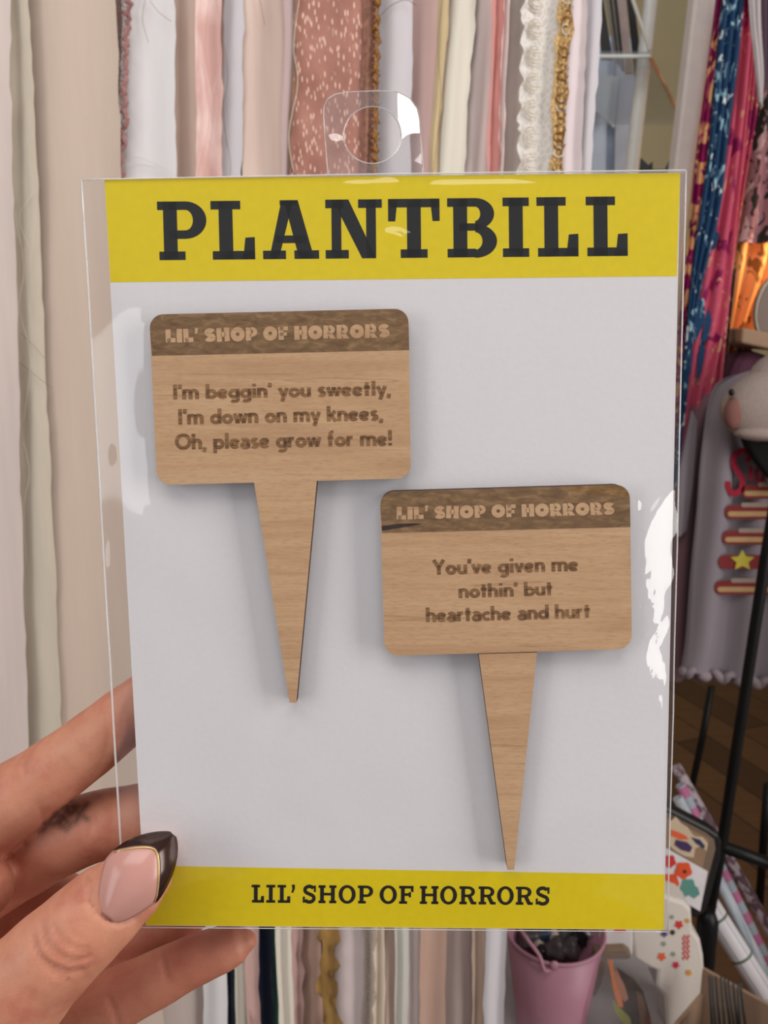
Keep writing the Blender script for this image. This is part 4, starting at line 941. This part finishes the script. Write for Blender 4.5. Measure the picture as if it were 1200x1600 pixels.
seam([(128, 281), (196, 1449)], .00028); seam([(1072, 266), (1043, 1456)], .00018); seam([(128, 281), (600, 272), (1072, 266)], .00022); seam([(196, 1449), (600, 1452), (1043, 1456)], .00012)
ink('top_flange', [[(129, 280), (1072, 265.5), (1066, 270.5), (163, 279.5), (136, 285)]], .00062, film('flange_film', (.93, .92, .91), .22, 1.6, .1, (.75, .72, .70)), slv_root)
# hang tab with its round hole
tabq = [(512, 274), (505, 180), (506, 165), (512, 153), (524, 146), (542, 143), (590, 141), (625, 142), (642, 147), (653, 159), (657, 176), (662, 272)]
tp = []
for i in range(len(tabq)):
    a, b = Vector(tabq[i]), Vector(tabq[(i+1) % len(tabq)])
    for k in range(9): tp.append(a.lerp(b, k/9))
hc_ = Vector((581.5, 210.5)); hr = 44.5
V = []; Fc = []; NR = 16
def tabh(p):
    s0 = (p.x-583)/78; d0 = max(0., p.x-612); d1 = math.exp(-.5*((p.x-524)/9)**2 - .5*((p.y-224)/4.5)**2)
    return -.000102*(d0 - 6*(1-math.exp(-d0/6)))*math.exp(-(max(0, p.y-195)/40)**2) + .0013*d1 -.0002 + .0003*math.sin((p.y-150)/26)*s0
    return -.0002 + .0012*(max(0, s0)**2)*(1.0) - .0006*max(0, -s0)**2 + .0006*math.sin((p.y-150)/26)*s0
for p in tp:
    d_ = (p - hc_); hp_ = hc_ + d_.normalized()*hr
    for k in range(NR+1):
        q = hp_.lerp(p, k/NR); c3 = cp(q.x, q.y, 0); c3.z = tabh(q); V.append(c3)
n = len(tp)
for i in range(n):
    j = (i+1) % n
    for k in range(NR): Fc.append((i*(NR+1)+k, i*(NR+1)+k+1, j*(NR+1)+k+1, j*(NR+1)+k))
tabo = mobj('hang_tab', V, Fc, M_tab, slv_root, True)
sm = tabo.modifiers.new('thickness', 'SOLIDIFY'); sm.thickness = .00015
def rimtube(pp, r, nm): 
    pts = []
    for q in pp + [pp[0]]:
        c3 = cp(q.x, q.y, 0); c3.z = tabh(q); pts.append(c3)
    MB().tube(pts, r, 6).build(nm, M_seam, tabo, True)
rimtube([hc_ + Vector((math.cos(a), math.sin(a)))*hr for a in np.linspace(0, 2*math.pi, 49)[:-1]], .00011, 'hole_rim')
rimtube(tp, .00009, 'tab_rim')
tag(slv_root, 'clear plastic hanging sleeve around the yellow titled card', 'plastic sleeve')

# ---------------------------------------------------------------- hand
def limb(rows, n=6, seg=22):
    """rows: px, py, depth, radius px, flatness -> closed tapering tube"""
    P = [atd(r[0], r[1], r[2]) for r in rows]; rad = [r[3]*r[2]/FPX for r in rows]; fl = [r[4] if len(r) > 4 else .95 for r in rows]
    C = spline(P, n); k = len(rows)-1
    Rr = []; Ff = []
    for i in range(len(C)):
        x = min(i/n, k-1e-6); a = int(x); q = x-a; q = q*q*(3-2*q)
        Rr.append(rad[a]*(1-q) + rad[a+1]*q); Ff.append(fl[a]*(1-q) + fl[a+1]*q)
    m = MB(); rings = []
    t0 = (C[1]-C[0]).normalized(); t1 = (C[-1]-C[-2]).normalized()
    seq = [(C[0] - t0*Rr[0]*math.sin(a), Rr[0]*math.cos(a), Ff[0], t0) for a in (1.5, 1.2, .8, .4)]
    for i in range(len(C)):
        tt = (C[min(i+1, len(C)-1)] - C[max(i-1, 0)]).normalized(); seq.append((C[i], Rr[i], Ff[i], tt))
    seq += [(C[-1] + t1*Rr[-1]*math.sin(a), Rr[-1]*math.cos(a), Ff[-1], t1) for a in (.4, .8, 1.2, 1.5)]
    for c_, r, f, tt in seq:
        nv = (CAM - c_).normalized(); nv = (nv - tt*nv.dot(tt)).normalized(); sd = tt.cross(nv)
        m.v += [c_ + sd*r*math.cos(2*math.pi*q/seg) + nv*r*f*math.sin(2*math.pi*q/seg) for q in range(seg)]
    for i in range(len(seq)-1):
        for q in range(seg):
            q2 = (q+1) % seg; m.f.append((i*seg+q, i*seg+q2, (i+1)*seg+q2, (i+1)*seg+q))
    m.f.append(tuple(range(seg))[::-1]); m.f.append(tuple((len(seq)-1)*seg + q for q in range(seg)))
    return m
parts = [
 limb([(-210,1400,.226,78), (-150,1356,.222,72), (-60,1305,.215,64), (20,1251,.2115,60), (75,1212,.2105,54), (130,1172,.2095,51), (185,1128,.2075,48), (235,1086,.2065,42), (275,1050,.2065,34), (296,1032,.207,22)]),   # index
 limb([(-230,1480,.240,74), (-150,1430,.236,68), (-50,1386,.231,66), (30,1345,.2255,60), (90,1313,.2205,57), (150,1291,.218,54), (215,1278,.216,52), (270,1262,.2155,44), (320,1250,.216,34), (345,1244,.216,20)]),   # middle
 limb([(-230,1600,.248,70), (-140,1560,.244,62), (-20,1530,.244,54), (70,1516,.240,50), (150,1494,.2375,47), (220,1464,.236,43), (275,1440,.235,38), (310,1424,.235,26)]),   # ring
 limb([(-260,1760,.242,70), (-120,1716,.238,62), (0,1668,.232,54), (90,1615,.225,50), (160,1572,.222,48), (235,1535,.2205,43), (300,1502,.220,38.5), (345,1484,.220,35), (372,1474,.220,29), (384,1470,.220,18)]),   # little finger
 limb([(-330,1800,.222,110,.8), (-180,1722,.206,106,.85), (-70,1642,.196,93,.9), (15,1563,.1925,83,.88), (70,1505,.1915,75,.86), (118,1460,.1915,70,.82), (160,1421,.1928,66,.78), (200,1388,.1948,57,.74), (232,1358,.1972,45,.70), (252,1336,.1990,27,.70)], 6, 28),   # thumb
 limb([(-620,2100,.262,170,.7), (-470,1900,.255,190,.62), (-330,1700,.250,200,.5), (-220,1540,.246,190,.42), (-170,1450,.240,150,.42)], 6, 30),   # palm and wrist
 limb([(-900,2560,.285,190,.8), (-760,2330,.275,175,.78), (-600,2080,.262,165,.72)], 5, 28),   # forearm
 limb([(-260,1650,.232,120,.7), (-150,1560,.228,90,.6), (-70,1470,.226,60,.55)], 4),   # web between thumb and palm
 limb([(-130,1450,.216,60), (-66,1404,.210,56), (-27,1388,.2075,48)], 4),
 limb([(-170,1480,.246,90,.6), (-40,1440,.243,75,.6), (80,1425,.241,60,.6), (140,1420,.241,45,.6)], 5),   # shaded inside of the palm   # base of the fingers showing beside the web
]
jm = MB()
for p_ in parts:
    n0 = len(jm.v); jm.v += p_.v; jm.f += [tuple(i+n0 for i in f) for f in p_.f]
def skinmat():
    t = NT('skin'); b = t.b; t.set(.48, 0, .35)
    f = t.noise(t.coord(), 90, 4, .55); g = t.noise(t.coord(), 420, 3, .6)
    col = t.ramp(f, [(.3, lin((206, 146, 118))), (.52, lin((198, 134, 108))), (.72, lin((180, 106, 86)))])
    col = t.mix(t.math('MULTIPLY', t.step(g, .5, .75), .22), col, lin((176, 98, 82)))
    at_ = t.n('ShaderNodeAttribute'); at_.attribute_name = 'tattoo'
    col = t.mix(at_.outputs['Fac'], col, lin((74, 58, 54)))
    fl_ = t.n('ShaderNodeAttribute'); fl_.attribute_name = 'flush_and_shade'
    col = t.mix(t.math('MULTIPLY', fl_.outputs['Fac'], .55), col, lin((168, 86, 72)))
    t.base(col)
    b.inputs['Subsurface Weight'].default_value = .18; b.inputs['Subsurface Radius'].default_value = (.004, .0014, .0008); b.inputs['Subsurface Scale'].default_value = .6
    h = t.n('ShaderNodeTexVoronoi'); h.inputs['Scale'].default_value = 1700; t.l(t.coord((1, 1, 1)), h.inputs['Vector'])
    t.bump(h.outputs['Distance'], .10, .0003); return t.m
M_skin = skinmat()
tmp = mobj('hand_tmp', jm.v, jm.f, M_skin)
md = tmp.modifiers.new('r', 'REMESH'); md.mode = 'VOXEL'; md.voxel_size = .0009
md = tmp.modifiers.new('s', 'SMOOTH'); md.factor = .5; md.iterations = 7
dg = bpy.context.evaluated_depsgraph_get(); me = bpy.data.meshes.new_from_object(tmp.evaluated_get(dg)); bpy.data.objects.remove(tmp)
N = len(me.vertices); co = np.empty(N*3); me.vertices.foreach_get('co', co); co = co.reshape(-1, 3)
no = np.empty(N*3); me.vertices.foreach_get('normal', no); no = no.reshape(-1, 3)
px, py, dz = proj_np(co)
tocam = np.array(CAM) - co; tocam /= np.linalg.norm(tocam, axis=1)[:, None]
facing = np.clip((no*tocam).sum(1)*2, 0, 1)
def polydist(pts):
    best = np.full(N, 1e9)
    for (x0, y0), (x1, y1) in zip(pts[:-1], pts[1:]):
        dx, dy = x1-x0, y1-y0; q = np.clip(((px-x0)*dx + (py-y0)*dy)/(dx*dx+dy*dy), 0, 1)
        best = np.minimum(best, np.hypot(px - x0 - q*dx, py - y0 - q*dy))
    return best
def cr(pts): return [(p.x, p.y) for p in spline([(a, b, 0) for a, b in pts], 5)]
disp = np.zeros(N)
front = dz < .2035
for pts, wd, dp in (
    ([(52,1462),(60,1488),(78,1506),(104,1518),(128,1516)], 3.5, .00045), ([(66,1448),(76,1476),(98,1494),(122,1500),(140,1492)], 3.2, .0004), ([(86,1446),(96,1466),(114,1480),(136,1482)], 3.0, .00035),
    ([(60,1500),(82,1520),(106,1530)], 3.0, .0003), ([(100,1440),(110,1456),(126,1466)], 2.6, .00022),
    ([(138,1368),(142,1390),(140,1408),(150,1425),(168,1438),(190,1440),(212,1434)], 3.2, .0005), ([(128,1412),(136,1410),(144,1414)], 2.6, .0003), ([(216,1432),(232,1412),(246,1390)], 2.6, .0003)):
    disp -= 1.7*dp*np.exp(-(polydist(cr(pts))/wd)**2)*front*facing
back = dz > .203
for pts, wd, dp in (([(35,1195),(45,1225),(62,1262),(70,1290)], 4, .0004), ([(150,1120),(166,1150),(176,1180)], 4, .0003), ([(140,1240),(146,1270),(140,1300)], 4, .0003), ([(250,1480),(256,1510),(262,1535)], 3.5, .0003), ([(170,1560),(178,1580),(184,1600)], 3.5, .0003)):
    disp -= dp*np.exp(-(polydist(cr(pts))/wd)**2)*back*facing
for x, y, r, am in ((100,1488,26,.0004), (70,1490,14,.0003)):
    disp += am*np.exp(-((px-x)**2 + (py-y)**2)/(2*r*r))*front*facing
co2 = co + no*disp[:, None]; me.vertices.foreach_set('co', co2.ravel())
tat = np.zeros(N)
for pts in ([(66,1298),(78,1284),(88,1272),(94,1290),(104,1296)], [(84,1268),(98,1276),(110,1290)], [(100,1264),(112,1272),(122,1262)], [(112,1256),(122,1270),(136,1280)], [(118,1284),(126,1270),(136,1256)], [(70,1288),(90,1286),(100,1280)]):
    tat = np.maximum(tat, .8*np.exp(-(polydist(pts)/5.5)**2)*(dz > .2075))
at_ = me.attributes.new('tattoo', 'FLOAT', 'POINT'); at_.data.foreach_set('value', tat.astype(np.float32))
fl = np.zeros(N)  # skin redness mixed with painted shade on tips, lower fingers and palm
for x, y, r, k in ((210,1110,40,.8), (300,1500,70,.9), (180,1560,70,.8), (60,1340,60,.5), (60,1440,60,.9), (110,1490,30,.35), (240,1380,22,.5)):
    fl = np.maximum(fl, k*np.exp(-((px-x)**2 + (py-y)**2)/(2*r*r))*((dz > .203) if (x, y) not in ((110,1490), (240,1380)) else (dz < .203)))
at2 = me.attributes.new('flush_and_shade', 'FLOAT', 'POINT'); at2.data.foreach_set('value', fl.astype(np.float32))
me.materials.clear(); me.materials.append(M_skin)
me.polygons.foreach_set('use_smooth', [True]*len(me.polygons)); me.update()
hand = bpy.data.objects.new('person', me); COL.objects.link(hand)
tag(hand, 'hand holding the sleeve corner, thumb nail with dark tip', 'person')

# thumb nail: almond shape, pink gel, dark chrome tip, thin gold line
NB = Vector((170, 1431)); NT_ = Vector((268.5, 1306)); ax = (NT_-NB); sdv = Vector((-ax.y, ax.x)).normalized()
def nw(t):     # half width in px along the nail
    return 47*min(1, max(.02, t/.42))**.48*(1 if t < .42 else max(.0, 1 - ((t-.42)/.585)**2.1))**.80 + 2
ND = np.polyfit([0, .15, .35, .55, .75, 1], [.1862, .1858, .1862, .1876, .1899, .1950], 3)
def nd_(t): # depth of the nail's crown line
    ks = [(0, .1862), (.15, .1858), (.35, .1862), (.55, .1876), (.75, .1899), (1, .1955)]
    for (a, x), (b, y) in zip(ks[:-1], ks[1:]):
        if t <= b: return float(np.polyval(ND, t))
    return ks[-1][1]
def npt(t, q, lift=0.0):
    c_ = NB + ax*t + Vector((-6*math.sin(math.pi*t), -3*math.sin(math.pi*t)))
    wv = nw(t); p = c_ - sdv*q*wv
    return atd(p.x, p.y, nd_(t) + .0034*(q*q)*(wv/45)**1.0 - lift)
def patch(nm, t0f, t1f, m, parent, lift=0.0, nu=18, nt=26, thick=.0007):
    Vv = []; Ff_ = []
    for j in range(nt+1):
        for i in range(nu+1):
            q = -1 + 2*i/nu; a, b = t0f(q), t1f(q); Vv.append(npt(a + (b-a)*j/nt, q, lift))
    for j in range(nt):
        for i in range(nu):
            k = j*(nu+1)+i; Ff_.append((k, k+1, k+nu+2, k+nu+1))
    o = mobj(nm, Vv, Ff_, m, parent, True); s0 = o.modifiers.new('thickness', 'SOLIDIFY'); s0.thickness = thick; s0.offset = -1 
    return o
M_gel = NT('pink_gel_nail'); M_gel.set(.2, 0, .4); M_gel.base(lin((198, 146, 136))); M_gel.b.inputs['Subsurface Weight'].default_value = .15; M_gel.b.inputs['Subsurface Radius'].default_value = (.003, .0012, .0008); M_gel.b.inputs['Subsurface Scale'].default_value = .4
M_chr = NT('brown_chrome_nail'); M_chr.set(.16, .35, .6); M_chr.base(lin((58, 36, 30)))
M_gold = plain('gold_line', (222, 190, 130), .25, .7, .5)
lineT = lambda q: .79 - .33*q*q + .07*q
nail = patch('thumb_nail', lambda q: 0, lineT, M_gel.m, hand)
patch('nail_tip', lineT, lambda q: 1, M_chr.m, nail)
MB().tube([npt(lineT(q), q, .0008) for q in np.linspace(-1, 1, 25)], .00027, 6).build('gold_line', M_gold, nail, True)
nail['label'] = 'pink gel thumb nail'
